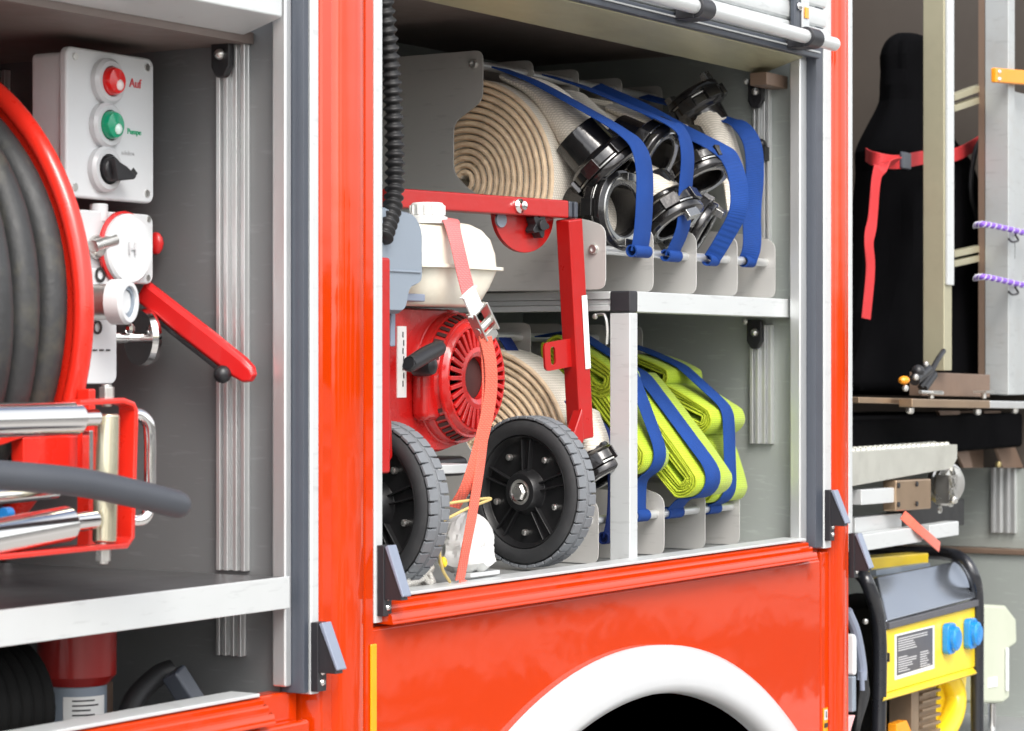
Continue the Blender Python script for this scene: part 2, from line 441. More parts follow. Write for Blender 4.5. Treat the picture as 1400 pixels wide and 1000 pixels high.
# --- lower side panel with round cut-out
XA, ZA = 3.715, 1.096
RO, RI = 0.95, 0.86
def arc(xc, zc, r, a0, a1, n):
    return [(xc+r*math.cos(R(a0+(a1-a0)*k/n)), zc+r*math.sin(R(a0+(a1-a0)*k/n))) for k in range(n+1)]
zc_o = ZA-RO
cut = arc(XA, zc_o, RO-0.02, 141, 39, 40)
xl, xr = cut[0][0], cut[-1][0]
zb = cut[0][1]
pp = [(2.957, 0.55), (2.957, 1.193), (4.436, 1.193), (4.436, 0.55), (xr+0.12, 0.55), (xr, zb)] + cut[::-1][1:-1] + [(xl, zb), (xl-0.12, 0.55)]
bp = poly_xz(pp, 0.0, 0.02).build('body_panel', 'red_paint', truck, bev=0.006, seg=3)
poly_xz([(4.441, 0.5), (4.441, 1.205), (4.476, 1.205), (4.476, 0.5)], 0.002, 0.03).build('body_panel', 'red_paint', truck, bev=0.003)
poly_xz([(1.7, 0.5), (1.7, 1.085), (2.815, 1.085), (2.815, 0.5)], 0.0, 0.02).build('body_panel', 'red_paint', truck, bev=0.006, seg=3)
# --- white arch flare: swept section
secs = []
for k in range(61):
    t = R(152-124*k/60)
    d = V((math.cos(t), 0, math.sin(t)))
    c = V((XA, 0, zc_o))
    # inner radius shrinks towards the front end of the flare, as the pressed flange turns in
    sec = [(RO, 0.004), (RO+0.001, -0.012), (RO-0.010, -0.024), (RO-0.035, -0.034), (RO-0.060, -0.036), (RO-0.074, -0.030), (RO-0.078, -0.012), (RO-0.079, 0.055), (RO-0.070, 0.055), (RO-0.06, 0.004)]
    secs.append([c+d*r+V((0, y, 0)) for r, y in sec])
b = MB(); b.loft(secs); b.build('wheel_arch', 'white_paint', truck, ang=60)
# dark wheel well behind
b = MB()
secs = []
for k in range(31):
    t = R(150-120*k/30); d = V((math.cos(t), 0, math.sin(t))); c = V((XA, 0, zc_o))
    secs.append([c+d*(RO-0.07)+V((0, 0.055, 0)), c+d*(RO-0.05)+V((0, 0.055, 0)), c+d*(RO-0.05)+V((0, 0.7, 0)), c+d*(RO-0.07)+V((0, 0.7, 0))])
b.loft(secs); b.box(2.7, 4.7, 0.70, 0.72, 0.3, 1.1)
b.build('wheel_liner', 'dark_void', truck)
b = MB(); b.lathe([(0.30, 0.0), (0.36, -0.012), (0.46, -0.012), (0.505, 0.01), (0.515, 0.03), (0.515, 0.25), (0.30, 0.25)], (XA-0.01, 0.13, 0.48), EY, n=72, closed=True)
b.build('road_tyre', 'black_rubber', truck)

# --- ribbed sills (profile Y,Z relative to the top edge)
def sill(x0, x1, z, name='sill', xr=None):
    prof = [(0.035, -0.004), (0.000, -0.006), (-0.004, -0.008), (-0.0045, -0.013), (-0.011, -0.0145), (-0.0125, -0.017), (-0.013, -0.0225),
            (-0.020, -0.024), (-0.0215, -0.027), (-0.022, -0.0335), (-0.024, -0.036), (-0.024, -0.0375), (0.035, -0.0375)]
    b = MB()
    secs = []
    n = 6
    for k in range(n+1):
        x = x0+(x1-x0)*k/n
        secs.append([V((x, y, z+dz)) for y, dz in prof])
    # rounded end running down into the panel
    for q in range(1, 5):
        t = q/4
        secs.append([V((x1+0.022*math.sin(t*math.pi/2), y*(1-t)+0.03*t, z+dz*(1-t*0.2)-0.010*t*t)) for y, dz in prof])
    b.loft(secs)
    o = b.build(name, 'red_paint', truck, ang=25)
    e = MB(); e.box(x0, x1-0.004, -0.0015, 0.045, z-0.0038, z+0.001)
    e.build('edge_strip', 'alu_bright', o, bev=0.0012)
    return o
sill(2.975, 4.372, ZS+0.003)
b = MB(); b.box(2.957, 4.474, 0.0215, 0.05, 1.15, 1.2265); b.build('sill_backing', 'red_paint', truck, bev=0.004)
sill(1.7, 2.705, 1.130)
b = MB(); b.box(1.7, 2.815, 0.0215, 0.05, 1.03, 1.122); b.build('sill_backing', 'red_paint', truck, bev=0.004)
b = MB(); b.box(2.940, 2.9545, -0.011, -0.0082, 1.045, 1.172); b.build('side_reflector', 'amber', truck, bev=0.0015)

# --- guide rails of the roller doors
def guide(x_in, x_seal, x_out, x_end, zb, zt=2.6, full=True):
    if full:
        b = MB(); b.box(x_in, x_seal-0.001, 0.012, 0.034, zb+0.012, zt)
        o = b.build('guide_rail', 'alu', truck, bev=0.003)
        b = MB(); b.loft([[V((x, y, z)) for x, y in ((x_seal, 0.03), (x_seal, 0.006), (x_seal+0.004, -0.004), (x_out-0.004, -0.004), (x_out, 0.0), (x_out, 0.03))] for z in (zb+0.003, zb+0.01, zt)])
        b.build('rubber_seal', 'seal', o, bev=0.001)
    else:
        b = MB(); b.box(x_out-0.016, x_out-0.002, 0.004, 0.03, zb+0.012, zt)
        o = b.build('guide_rail', 'alu', truck, bev=0.002)
    b = MB(); b.loft([[V((x, y, z)) for x, y in ((x_out+0.001, 0.02), (x_out+0.001, -0.003), (x_out+0.003, -0.005), (x_end-0.003, -0.005), (x_end-0.001, -0.003), (x_end-0.001, 0.02))] for z in (zb, zt)])
    b.build('cover_strip', 'alu_bright', o, bev=0.001)
    return o
guide(2.7745, 2.790, 2.808, 2.828, 1.118)
guide(2.955, 2.955, 2.957, 2.979, 1.199, full=False)
guide(4.372, 4.402, 4.440, 4.474, 1.212)
guide(4.551, 4.551, 4.551, 4.572, 1.212, full=False)

# --- wedge latches at the feet of the guides
def latch(xc, z0, h, zb2):
    o = thing_part = bpy.data.objects.new('door_latch', None)
    b = MB()
    x0, x1 = xc-0.010, xc+0.010
    b.box(x0, x1, -0.016, -0.0045, zb2, z0+0.004)
    b.prism([V((x0+0.002, y, z)) for y, z in ((-0.0155, z0), (-0.0155, z0-h), (-0.044, z0-h), (-0.042, z0-h+0.008), (-0.018, z0))], (x1-x0-0.004, 0, 0))
    L = b.build('door_latch', 'latch_black', truck, bev=0.001)
    c = MB()
    c.prism([V((x0-0.0005, y, z)) for y, z in ((-0.0175, z0+0.002), (-0.0450, z0-h+0.004), (-0.0485, z0-h+0.006), (-0.023, z0+0.005))], (x1-x0+0.001, 0, 0))
    c.build('lever', 'latch_grey', L, bev=0.0015)  # blue-grey of the sloping face stands for sky reflected on it
    d = MB()
    for z in (z0-0.001, zb2+0.012, zb2+0.026):
        d.lathe([(0, -0.0175-0.0022), (0.003, -0.0175-0.002), (0.0048, -0.0172), (0.0048, -0.0155)], (xc, 0, z), EY, n=14)
    d.build_each('screw', 'chrome', L)
    return L
latch(2.818, 1.209, 0.062, 1.122)
latch(2.973, 1.301, 0.070, 1.208)
latch(4.452, 1.316, 0.062, 1.226)
latch(4.562, 1.230, 0.066, 1.15)

# --- left compartment
b = MB(); b.box(XW0+0.004, XW0+0.024, 0.034, 0.64, 1.05, 2.4); b.build('compartment_wall', 'wall_dark', truck)
b = MB(); b.box(1.5, XW0+0.002, 0.62, 0.64, 1.05, 2.4); b.build('compartment_wall', 'wall_dark', truck)
b = MB(); b.box(1.5, XW0+0.002, 0.045, 0.619, 1.055, 1.075); b.build('compartment_floor', 'alu_sheet', truck)
b = MB(); b.box(1.5, XW0+0.002, 0.075, 0.619, 1.975, 1.99); b.build('ceiling_panel', 'dark_ceiling', truck)
b = MB(); b.prism([V((1.5, y, z)) for y, z in ((0.012, 2.004), (0.012, 2.30), (0.03, 2.30), (0.03, 2.012), (0.075, 1.992), (0.075, 1.984), (0.03, 1.998))], (XW0-0.02-1.5, 0, 0))
b.build('header_beam', 'alu_bright', truck, bev=0.002)
# tray
b = MB()
b.box(1.5, 2.768, 0.0, 0.004, 1.2345, 1.276); b.box(1.5, 2.768, 0.0042, 0.022, 1.2345, 1.238)
tr_ = b.build('tray', 'alu_bright', truck, bev=0.001)
b = MB(); b.box(1.5, 2.768, 0.0042, 0.6, 1.270, 1.2745); b.build('tray_floor', 'tray_grey', tr_, bev=0.001)
# mounting rails
def mrail(X, y0, y1, z0, z1, bracket=True, mm='alu'):
    b = MB(); w = y1-y0
    b.box(X-0.004, X-0.0002, y0, y1, z0, z1)
    for k, (a, e) in enumerate(((0.0, 0.14), (0.28, 0.42), (0.60, 0.74), (0.86, 1.0))):
        b.box(X-0.013, X-0.0042, y0+w*a, y0+w*e, z0, z1)
    o = b.build('mounting_rail', mm, truck, bev=0.0008)
    if bracket:
        c = MB(); ym = (y0+y1)/2+w*0.1
        c.prism([V((X-0.026, y, z)) for y, z in ((ym-0.013, z1+0.01), (ym+0.018, z1+0.01), (ym+0.018, z1-0.03), (ym+0.010, z1-0.044), (ym-0.004, z1-0.044), (ym-0.013, z1-0.03))], (0.0125, 0, 0))
        k = c.build('bracket', 'black_plastic', o, bev=0.003)
        d = MB(); d.ball((X-0.029, ym, z1-0.014), 0.0075, n=12); d.ball((X-0.024, ym+0.021, z1+0.006), 0.006, n=10)
        d.build_each('bolt', 'zinc', k)
    return o
mrail(XW0+0.004, 0.082, 0.129, 1.278, 1.975)
mrail(XW0+0.004, 0.088, 0.129, 1.165, 1.232, bracket=False)
mrail(XW0+0.004, 0.50, 0.545, 1.278, 1.965, bracket=False)

# --- middle compartment
b = MB(); b.box(XW1, XW1+0.02, 0.034, 0.64, 1.2, 2.4); b.build('compartment_wall', 'wall_grey', truck)
b = MB(); b.box(2.96, XW1-0.001, 0.62, 0.64, 1.2, 2.4); b.build('compartment_wall', 'wall_grey', truck)
b = MB(); b.box(2.93, 2.95, 0.052, 0.619, 1.2, 2.4); b.build('compartment_wall', 'wall_grey', truck)
b = MB(); b.box(2.952, XW1-0.001, 0.052, 0.619, 1.20, 1.222); b.build('compartment_floor', 'alu_sheet', truck)
b = MB(); b.box(2.952, XW1-0.001, 0.11, 0.619, 2.135, 2.15)
for q, (x, w) in enumerate(((3.00, 0.03), (3.10, 0.03), (3.19, 0.03), (3.28, 0.02))):
    b.box(x, x+w, 0.112, 0.618, 2.118, 2.1348)
b.build('ceiling_panel', 'dark_ceiling', truck)
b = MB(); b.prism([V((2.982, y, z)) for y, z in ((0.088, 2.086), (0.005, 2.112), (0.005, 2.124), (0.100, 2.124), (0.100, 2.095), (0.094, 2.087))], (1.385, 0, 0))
hb = b.build('header_beam', 'alu_olive_reflection', truck, bev=0.0015)
b = MB(); b.box(4.31, 4.40, 0.05, 0.085, 2.060, 2.0835); b.build('end_bracket', 'brown_steel', hb, bev=0.002)
b = MB(); b.box(2.982, 4.41, -0.010, 0.004, 2.113, 2.1235); b.box(2.982, 4.41, -0.006, 0.004, 2.1255, 2.134)
sl = b.build('door_seal', 'seal', truck, bev=0.002)
b = MB(); b.box(2.982, 4.41, -0.0115, -0.004, 2.1232, 2.1258); b.build('seal_lip', 'alu_bright', sl)
# roller shutter
b = MB()
for k in range(13):
    z = 2.136+k*0.036
    b.prism([V((2.982, y, zz)) for y, zz in ((-0.002, z), (-0.008, z+0.004), (-0.010, z+0.018), (-0.008, z+0.032), (-0.002, z+0.0355), (0.003, z+0.0355), (0.003, z))], (1.458, 0, 0))
sh = b.build('roller_shutter', 'alu_bright', truck, ang=20)
b = MB(); b.cyl(at(840, -21, -0.045), at(1141, 61, -0.045), 0.0125, n=24)
bar = b.build('pull_bar', 'alu_bright', sh, bev=0.002)
for (u0, y0) in ((958, 12), (1108, 52)):
    p = at(u0, y0, -0.045)
    b = MB(); b.cyl(p-EX*0.024, p+EX*0.024, 0.018, n=20); b.box(p.x-0.026, p.x+0.026, -0.045, -0.0105, p.z-0.018, p.z+0.004)
    b.build('bar_clamp', 'latch_black', sh, bev=0.002)
p = at(1090, 20, -0.012)
b = MB(); b.box(p.x-0.03, p.x+0.022, -0.022, -0.011, p.z-0.045, p.z+0.06)
k = b.build('latch_plate', 'seal', sh, bev=0.003)
b = MB(); b.prism(rrect((p.x+0.006, -0.0225, p.z), 0.030, 0.07, 0.006, EX, EZ), (0, -0.004, 0)); b.build('plate_cover', 'alu', k, bev=0.001)
b = MB(); b.box(p.x-0.001, p.x+0.013, -0.0295, -0.0268, p.z-0.008, p.z+0.012); b.build('amber_insert', 'amber', k, bev=0.001)
b = MB(); b.ball((p.x-0.016, -0.024, p.z+0.012), 0.008, n=12, sc=(1, 0.6, 1)); b.build('rivet', 'chrome', k)

# shelf
XS = 3.772; ZL = 1.672
b = MB()
b.box(XS+0.026, 4.400, 0.04, 0.078, 1.638, ZL); b.box(XS+0.028, 4.400, 0.0785, 0.60, 1.655, ZL-0.001)
b.box(XS, XS+0.026, 0.0785, 0.60, 1.640, 1.6495); b.box(XS+0.004, XS+0.026, 0.0785, 0.60, 1.650, 1.6585); b.box(XS, XS+0.026, 0.0785, 0.60, 1.659, ZL)
sf = b.build('shelf', 'alu_bright', truck, bev=0.0015)
b = MB(); b.box(XS-0.002, XS+0.0255, 0.0395, 0.078, 1.6375, ZL+0.0005); b.build('end_cap', 'latch_black', sf, bev=0.003)
b = MB(); b.box(XS, XS+0.027, 0.041, 0.079, 1.2225, 1.6365)
po = b.build('shelf_post', 'alu_bright', truck, bev=0.002)
b = MB(); b.tube(cm([(XS-0.004, 0.10, 1.634), (XS-0.004, 0.086, 1.632), (XS-0.003, 0.082, 1.61), (XS-0.003, 0.083, 1.585)], 6), 0.0025, n=8)
b.ball((XS-0.003, 0.105, 1.631), 0.005, n=10)
b.build('corner_bracket', 'zinc', po)
# rails on the right wall
mrail(XW1, 0.084, 0.118, 1.676, 2.070)
mrail(XW1, 0.080, 0.124, 1.405, 1.625)
b = MB(); p = atX(1040, 198, XW1-0.02); b.ball(p, 0.011, n=12); b.box(p.x-0.012, XW1-0.013, p.y-0.014, p.y+0.008, p.z-0.03, p.z-0.005)
b.build('rail_clip', 'black_plastic', truck)

# --- right compartment
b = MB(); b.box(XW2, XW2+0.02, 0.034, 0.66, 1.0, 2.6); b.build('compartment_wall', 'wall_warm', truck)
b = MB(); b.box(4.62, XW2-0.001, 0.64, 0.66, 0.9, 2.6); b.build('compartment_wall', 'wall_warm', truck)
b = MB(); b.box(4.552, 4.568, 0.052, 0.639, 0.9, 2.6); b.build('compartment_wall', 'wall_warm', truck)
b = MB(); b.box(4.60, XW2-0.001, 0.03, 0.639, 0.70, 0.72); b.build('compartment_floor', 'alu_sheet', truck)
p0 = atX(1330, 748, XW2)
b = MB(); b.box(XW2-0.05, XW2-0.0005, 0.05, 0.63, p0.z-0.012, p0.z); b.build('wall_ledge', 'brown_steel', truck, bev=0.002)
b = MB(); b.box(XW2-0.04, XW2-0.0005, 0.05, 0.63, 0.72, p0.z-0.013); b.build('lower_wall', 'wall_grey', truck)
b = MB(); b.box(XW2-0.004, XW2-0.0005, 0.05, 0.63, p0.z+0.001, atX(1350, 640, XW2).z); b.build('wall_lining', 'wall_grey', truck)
pa, pb = atX(1391, 640, XW2), atX(1358, 728, XW2)
mrail(XW2-0.004, pa.y, pb.y, pb.z, pa.z+0.0, bracket=False)
# warning sticker on the pillar edge
p = at(1136, 985, -0.004)
b = MB(); b.box(4.449, 4.468, 0.0004, 0.0018, p.z-0.022, p.z+0.024)
st = b.build('warning_sticker', 'amber', truck)
b = MB(); b.box(4.452, 4.465, -0.0006, 0.0003, p.z+0.002, p.z+0.021); b.build('sticker_field', 'white_paint', st)
b = MB(); b.box(4.4572, 4.4600, -0.0012, -0.0007, p.z+0.006, p.z+0.018); b.box(4.452, 4.465, -0.0012, 0.0003, p.z-0.012, p.z-0.004); b.build('sticker_mark', 'ink_black', st)

# ================================================================== LEFT COMPARTMENT CONTENT
# ---- hose reel
XR = 2.44                                  # plane of the right flange
rc = atX(-250, 430, XR); RR = 0.334
# exact centre so that the flange passes (118,430)
edge = atX(104, 430, XR)
rc = V((XR, edge.y+RR-0.012, edge.z+0.004))
reel = thing('hose_reel', 'large red-rimmed hose reel wound with grimy black rubber hose', 'hose reel', (XR-0.15, rc.y, rc.z-RR))
ring = [rc+EY*(RR*math.cos(2*math.pi*k/96))+EZ*(RR*math.sin(2*math.pi*k/96)) for k in range(96)]
b = MB(); b.tube(ring, 0.0125, n=16, loop=True); fl = b.build('flange', 'reel_red', reel)
b = MB(); b.lathe([(RR-0.01, 0.004), (RR-0.01, -0.002), (0.10, -0.002), (0.10, 0.004)], rc, EX, n=64, closed=True); b.build('flange_disc', 'reel_red', fl)
b = MB(); b.cyl(rc-EX*0.36, rc+EX*0.05, 0.10, n=40); b.build('drum', 'reel_red', reel)
hose = MB()
for layer, rr in enumerate((0.303, 0.262, 0.221, 0.180)):
    for k in range(8):
        x = XR-0.024-k*0.047-(0.0235 if layer % 2 else 0)
        c = V((x, rc.y, rc.z))
        pts = [c+EY*(rr*math.cos(2*math.pi*q/80))+EZ*(rr*math.sin(2*math.pi*q/80))+EX*(0.003*math.sin(q*0.4+k)) for q in range(80)]
        hose.tube(pts, 0.0205, n=14, loop=True)
hose.build('rubber_hose', 'reel_rubber', reel)

# ---- push-button box
bx = thing('control_box', 'pale grey push-button box with red and green buttons and black rotary knob', 'control box', tuple(at(150, 278, 0.22)))
YB = 0.20
c0, c1 = at(91, 62, YB), at(211, 279, YB)
bw, bh = c1.x-c0.x, c0.z-c1.z; bc = (c0+c1)/2
b = MB(); b.prism(rrect(bc+EY*0.014, bw-0.012, bh-0.012, 0.008, EX, EZ), (0, 0.05, 0)); b.build('housing', 'white_plastic', bx, bev=0.003)
b = MB(); b.prism(rrect(bc, bw, bh, 0.012, EX, EZ, 6), (0, 0.0135, 0)); lid = b.build('cover', 'white_plastic', bx, bev=0.004, seg=3)
b = MB()
for sx in (-1, 1):
    for sz in (-1, 1): b.cyl(bc+EX*(sx*(bw/2-0.016))+EZ*(sz*(bh/2-0.013))-EY*0.0018, bc+EX*(sx*(bw/2-0.016))+EZ*(sz*(bh/2-0.013))+EY*0.002, 0.0048, n=12)
b.build_each('screw', 'zinc', lid)
def button(u, y, m, lens):
    p = at(u-6, y, YB)
    b = MB(); b.lathe([(0.030, 0.0), (0.030, 0.008), (0.026, 0.012), (0.020, 0.012), (0.020, 0.0)], p, -EY, n=32, closed=True)
    z = b.build('bezel', 'white_paint', bx)
    return p, z
p, z = button(150, 112, 0, 0)
b = MB(); b.lathe([(0.0185, 0.002), (0.0185, 0.016), (0.016, 0.021), (0, 0.023)], p, -EY, n=28); q = b.build('red_button', 'button_red', bx)
b = MB(); b.ball(p-EY*0.021+EX*0.003-EZ*0.005, 0.0075, n=12, sc=(1, 0.6, 1)); b.build('indicator_lens', 'lens_light', q)
p, z = button(148, 172, 0, 0)
b = MB(); b.lathe([(0.0185, 0.002), (0.0185, 0.016), (0.016, 0.021), (0, 0.023)], p, -EY, n=28); q = b.build('green_button', 'button_green', bx)
b = MB(); b.ball(p-EY*0.021+EX*0.003-EZ*0.005, 0.0075, n=12, sc=(1, 0.6, 1)); b.build('indicator_lens', 'lens_mint', q)
p, z = button(146, 232, 0, 0)
b = MB(); b.lathe([(0.0175, 0.002), (0.0165, 0.018), (0.013, 0.021), (0, 0.021)], p, -EY, n=28)
b.prism([p-EY*0.012+V(q) for q in ((-0.012, 0, 0.013), (0.014, 0, 0.004), (0.034, 0, -0.007), (0.030, 0, -0.012), (-0.004, 0, -0.016))], (0, -0.018, 0))
b.build('rotary_knob', 'black_plastic', bx, bev=0.002)
b = MB(); p = at(182, 237, YB); b.prism([p+V(q) for q in ((0, 0, 0.007), (0.008, 0, 0), (0, 0, -0.007), (-0.008, 0, 0))], (0, -0.0012, 0)); b.build('position_mark', 'ink_black', bx)
text_mesh('Auf', 0.017, at(177, 119, YB-0.001), EX, EZ, 'red_lettering', 'ink_red', bx)
text_mesh('Pumpe', 0.0105, at(174, 183, YB-0.001), EX, EZ, 'green_lettering', 'ink_green', bx)
text_mesh('schalten', 0.008, at(166, 211, YB-0.001), EX, EZ, 'grey_lettering', 'label_text', bx)
b = MB(); p = at(135, 283, YB+0.01); b.cyl(p-EZ*0.02, p+EZ*0.004, 0.012, n=16); b.build('cable_gland', 'white_plastic', bx, bev=0.002)

# ---- switch plate with disc
YD = 0.20
sp = thing('switch_plate', 'white square plate with round white dial below the button box', 'switch plate', tuple(at(150, 388, YD)))
c0, c1 = at(106, 286, YD), at(210, 389, YD)
b = MB(); b.prism(rrect((c0+c1)/2, c1.x-c0.x, c0.z-c1.z, 0.012, EX, EZ, 5), (0, 0.012, 0)); b.build('plate', 'white_plastic', sp, bev=0.003)
p = at(163, 341, YD)
b = MB(); b.lathe([(0.042, 0.0), (0.046, 0.004), (0.046, 0.017), (0.043, 0.020), (0.0, 0.020)], p, -EY, n=40); d = b.build('dial', 'white_plastic', sp)
b = MB(); b.lathe([(0.0465, 0.003), (0.0495, 0.006), (0.0495, 0.010), (0.0465, 0.012)], p, -EY, n=40, closed=True); b.build('red_rim', 'lever_red', sp)
text_mesh('H', 0.024, p-EY*0.0228+V((-0.009, 0, -0.008)), EX, EZ, 'dial_letter', 'label_text', d, ext=0.0006)
b = MB()
for (u, y) in ((203, 300), (202, 380)): b.cyl(at(u, y, YD)-EY*0.0015, at(u, y, YD)+EY*0.002, 0.004, n=10)
b.build_each('screw', 'zinc', sp)
b = MB(); q = at(133, 338, YD-0.004); b.ball(q, 0.016, n=14, sc=(1, 0.7, 1)); b.cyl(q+V((-0.02, -0.01, 0.0)), q+V((0.02, -0.012, 0.01)), 0.008); b.build('toggle', 'zinc', sp)
b = MB(); q = at(213, 333, YD+0.02); b.ball(q, 0.012, n=12, sc=(0.7, 1, 1.3)); b.build('red_knob', 'lever_red', sp)

# ---- valve block (white cylinder pointing at the viewer, lower instruction plate, round handwheel)
vb = thing('control_valve', 'white shut-off valve with round end and small instruction plate beside the reel', 'valve', tuple(at(140, 525, 0.19)))
c0, c1 = at(105, 434, 0.19), at(160, 525, 0.19)
b = MB(); b.prism(rrect((c0+c1)/2, c1.x-c0.x, c0.z-c1.z, 0.012, EX, EZ, 5), (0, 0.006, 0)); pl = b.build('instruction_plate', 'white_plastic', vb, bev=0.002)
b = MB(); p = at(133, 448, 0.1885); b.lathe([(0.006, 0), (0.009, 0), (0.009, 0.001), (0.006, 0.001)], p, -EY, n=16, closed=True)
for k in range(5): b.obox(at(112+k*9, 479, 0.1885), 0.008, 0.0008, 0.002)
b.build('plate_mark', 'ink_black', pl)
c0, c1 = at(110, 366, 0.195), at(150, 434, 0.195)
b = MB(); b.box(c0.x, c1.x, 0.195, 0.212, c1.z, c0.z); b.build('mounting_plate', 'white_plastic', vb, bev=0.003)
b = MB(); p = at(137, 376, 0.1935); b.lathe([(0.006, 0), (0.010, 0), (0.010, 0.001), (0.006, 0.001)], p, -EY, n=16, closed=True); b.build('mount_mark', 'ink_black', vb)
p = at(174, 413, 0.13); a = V((0.25, -1, 0)).normalized()
b = MB(); b.cyl(p-a*0.14, p-a*0.005, 0.023, n=28); b.build('valve_body', 'zinc', vb)
b = MB(); b.lathe([(0.029, -0.02), (0.029, 0.0), (0.026, 0.004), (0.0205, 0.004), (0.0205, -0.012), (0.0, -0.012)], p, a, n=36); e = b.build('end_cap', 'white_plastic', vb)
b = MB(); b.lathe([(0.0205, 0.0005), (0.0205, -0.004), (0.0155, -0.004), (0.0155, 0.0005)], p, a, n=30, closed=True); b.build('seal_ring', 'airbox', e)
b = MB(); b.lathe([(0.0145, -0.011), (0.0145, -0.002), (0.0, -0.002)], p, a, n=30); b.build('inner_button', 'white_plastic', e)
p = at(196, 462, 0.215); a = V((1, -0.35, 0)).normalized()
b = MB(); b.cyl(p-a*0.08, p, 0.008); b.lathe([(0.0, -0.01), (0.037, -0.008), (0.039, 0.0), (0.037, 0.006), (0.0, 0.004)], p, a, n=36); b.ball(p-a*0.03+EZ*0.012-EY*0.01, 0.008, n=10)
b.build('handwheel', 'chrome', vb)

# ---- red lever
lv = thing('red_lever', 'long red hand lever slanting down across the grey wall', 'lever', tuple(at(345, 520, 0.10)))
pa, pb = at(196, 398, 0.22), at(347, 517, 0.045)
d = (pb-pa).normalized(); up = (EZ-d*d.z).normalized(); sd = d.cross(up)
prof = [(-0.016, -0.006), (-0.016, 0.004), (-0.012, 0.008), (0.009, 0.008), (0.015, 0.004), (0.015, -0.006)]
secs = []
for k, t in enumerate((0, 0.3, 0.6, 0.88, 0.96, 1.0)):
    w = (1, 1.02, 1.05, 1.0, 0.8, 0.35)[k]
    secs.append([pa+(pb-pa)*t+up*(x*w)+sd*(y*(0.8 if k == 5 else 1)) for x, y in prof])
b = MB(); b.loft(secs); b.build('handle', 'lever_red', lv, bev=0.002, sub=0)
off = -up*0.020+sd*0.001
b = MB(); b.loft([[pa+(pb-pa)*t+off+up*x+sd*y for x, y in ((-0.003, -0.004), (-0.003, 0.004), (0.004, 0.004), (0.004, -0.004))] for t in (0.1, 0.8)]); b.build('lever_arm', 'black_plastic', lv, bev=0.002)
b = MB(); q = at(304, 512, 0.085); b.ball(q, 0.012, n=14); b.build('pivot_bolt', 'black_plastic', lv)

# ---- hose guide of rollers
hg = thing('hose_guide', 'red hose guide frame with chrome rollers and bent chrome handle', 'hose guide', tuple(at(140, 760, 0.0)))
YG = -0.02
def rod(u0, y0, Y0, u1, y1, Y1, r, n=20):
    b = MB(); b.cyl(at(u0, y0, Y0), at(u1, y1, Y1), r, n=n); return b
o = rod(-420, 586, YG, 104, 572, YG, 0.0195)
b = o; b.cyl(at(104, 572, YG), at(132, 571, YG), 0.010, n=14)
b.build('roller', 'chrome', hg, bev=0.002)
o = rod(-420, 812, YG, 92, 716, YG, 0.0205); o.cyl(at(92, 716, YG), at(130, 711, YG), 0.011, n=14); o.build('roller', 'chrome', hg, bev=0.002)
rod(-420, 720, 0.05, 75, 671, 0.05, 0.010).build('roller', 'chrome', hg)
o = rod(147, 566, YG+0.005, 143, 742, YG+0.005, 0.0145, 24); o.build('roller', 'roller_steel', hg, bev=0.003)
# frame: bent C strip
pa = [at(100, 551, YG), at(160, 548, YG), at(173, 553, YG), at(177, 562, YG), at(172, 735, YG), at(164, 746, YG), at(120, 749, YG), at(-120, 772, YG), at(-430, 807, YG)]
b = MB(); b.ribbon(pa, EY, 0.024, 0.0065); b.build('frame', 'reel_red', hg, bev=0.001)
b = MB()
b.obox(at(169, 652, YG+0.014), 0.012, 0.006, 0.17)
b.build('frame_plate', 'reel_red', hg, bev=0.002)
b = MB(); b.obox(at(118, 640, 0.06), 0.012, 0.02, 0.19); b.obox(at(70, 622, 0.09), 0.12, 0.02, 0.045)
b.prism([at(0, 610, 0.08), at(60, 590, 0.08), at(75, 560, 0.08), at(30, 560, 0.08), at(-30, 640, 0.08)], (0, 0.012, 0))
b.build('support_arm', 'reel_red', hg, bev=0.002)
b = MB(); b.obox(at(120, 620, 0.045), 0.007, 0.012, 0.055); b.build('slide_pin', 'chrome', hg, bev=0.001)
b = MB()
for y in (541, 756): 
    q = at(146 if y < 600 else 141, y, YG+0.005)
    b.cyl(q-EZ*0.010, q+EZ*0.010, 0.0095, n=6); b.cyl(q-EZ*0.013, q+EZ*0.013, 0.006, n=12)
b.build_each('bolt', 'zinc', hg, bev=0.001)
b = MB(); b.tube(cm([at(174, 568, 0.01), at(190, 567, 0.005), at(202, 578, 0.0), at(205, 600, 0.0), at(205, 640, 0.0), at(204, 690, 0.0), at(198, 708, 0.0), at(186, 712, 0.005), at(172, 710, 0.01)], 8), 0.0075, n=14)
b.build('handle', 'chrome', hg)
b = MB(); b.cyl(at(9, 702, 0.03)-EX*0.006, at(9, 702, 0.03)+EX*0.006, 0.007, n=14); b.build('blue_cap', 'blue_plastic', hg)

# ---- loose end of black hose over the roller
b = MB()
pth = cm([at(-560, 560, 0.26), at(-420, 610, 0.12), at(-240, 636, 0.03), at(-100, 643, -0.02), at(40, 653, -0.06), at(110, 660, -0.075), at(170, 672, -0.085), at(220, 684, -0.09), at(254, 693, -0.09)], 10)
b.tube(pth, [0.0165]*(len(pth)-6)+[0.0165, 0.0163, 0.0158, 0.0145, 0.012, 0.006], n=20)
o = b.build('hose_end', 'guide_rubber'); tag(o, 'smooth dark grey hose end reaching out over the chrome rollers', 'hose')

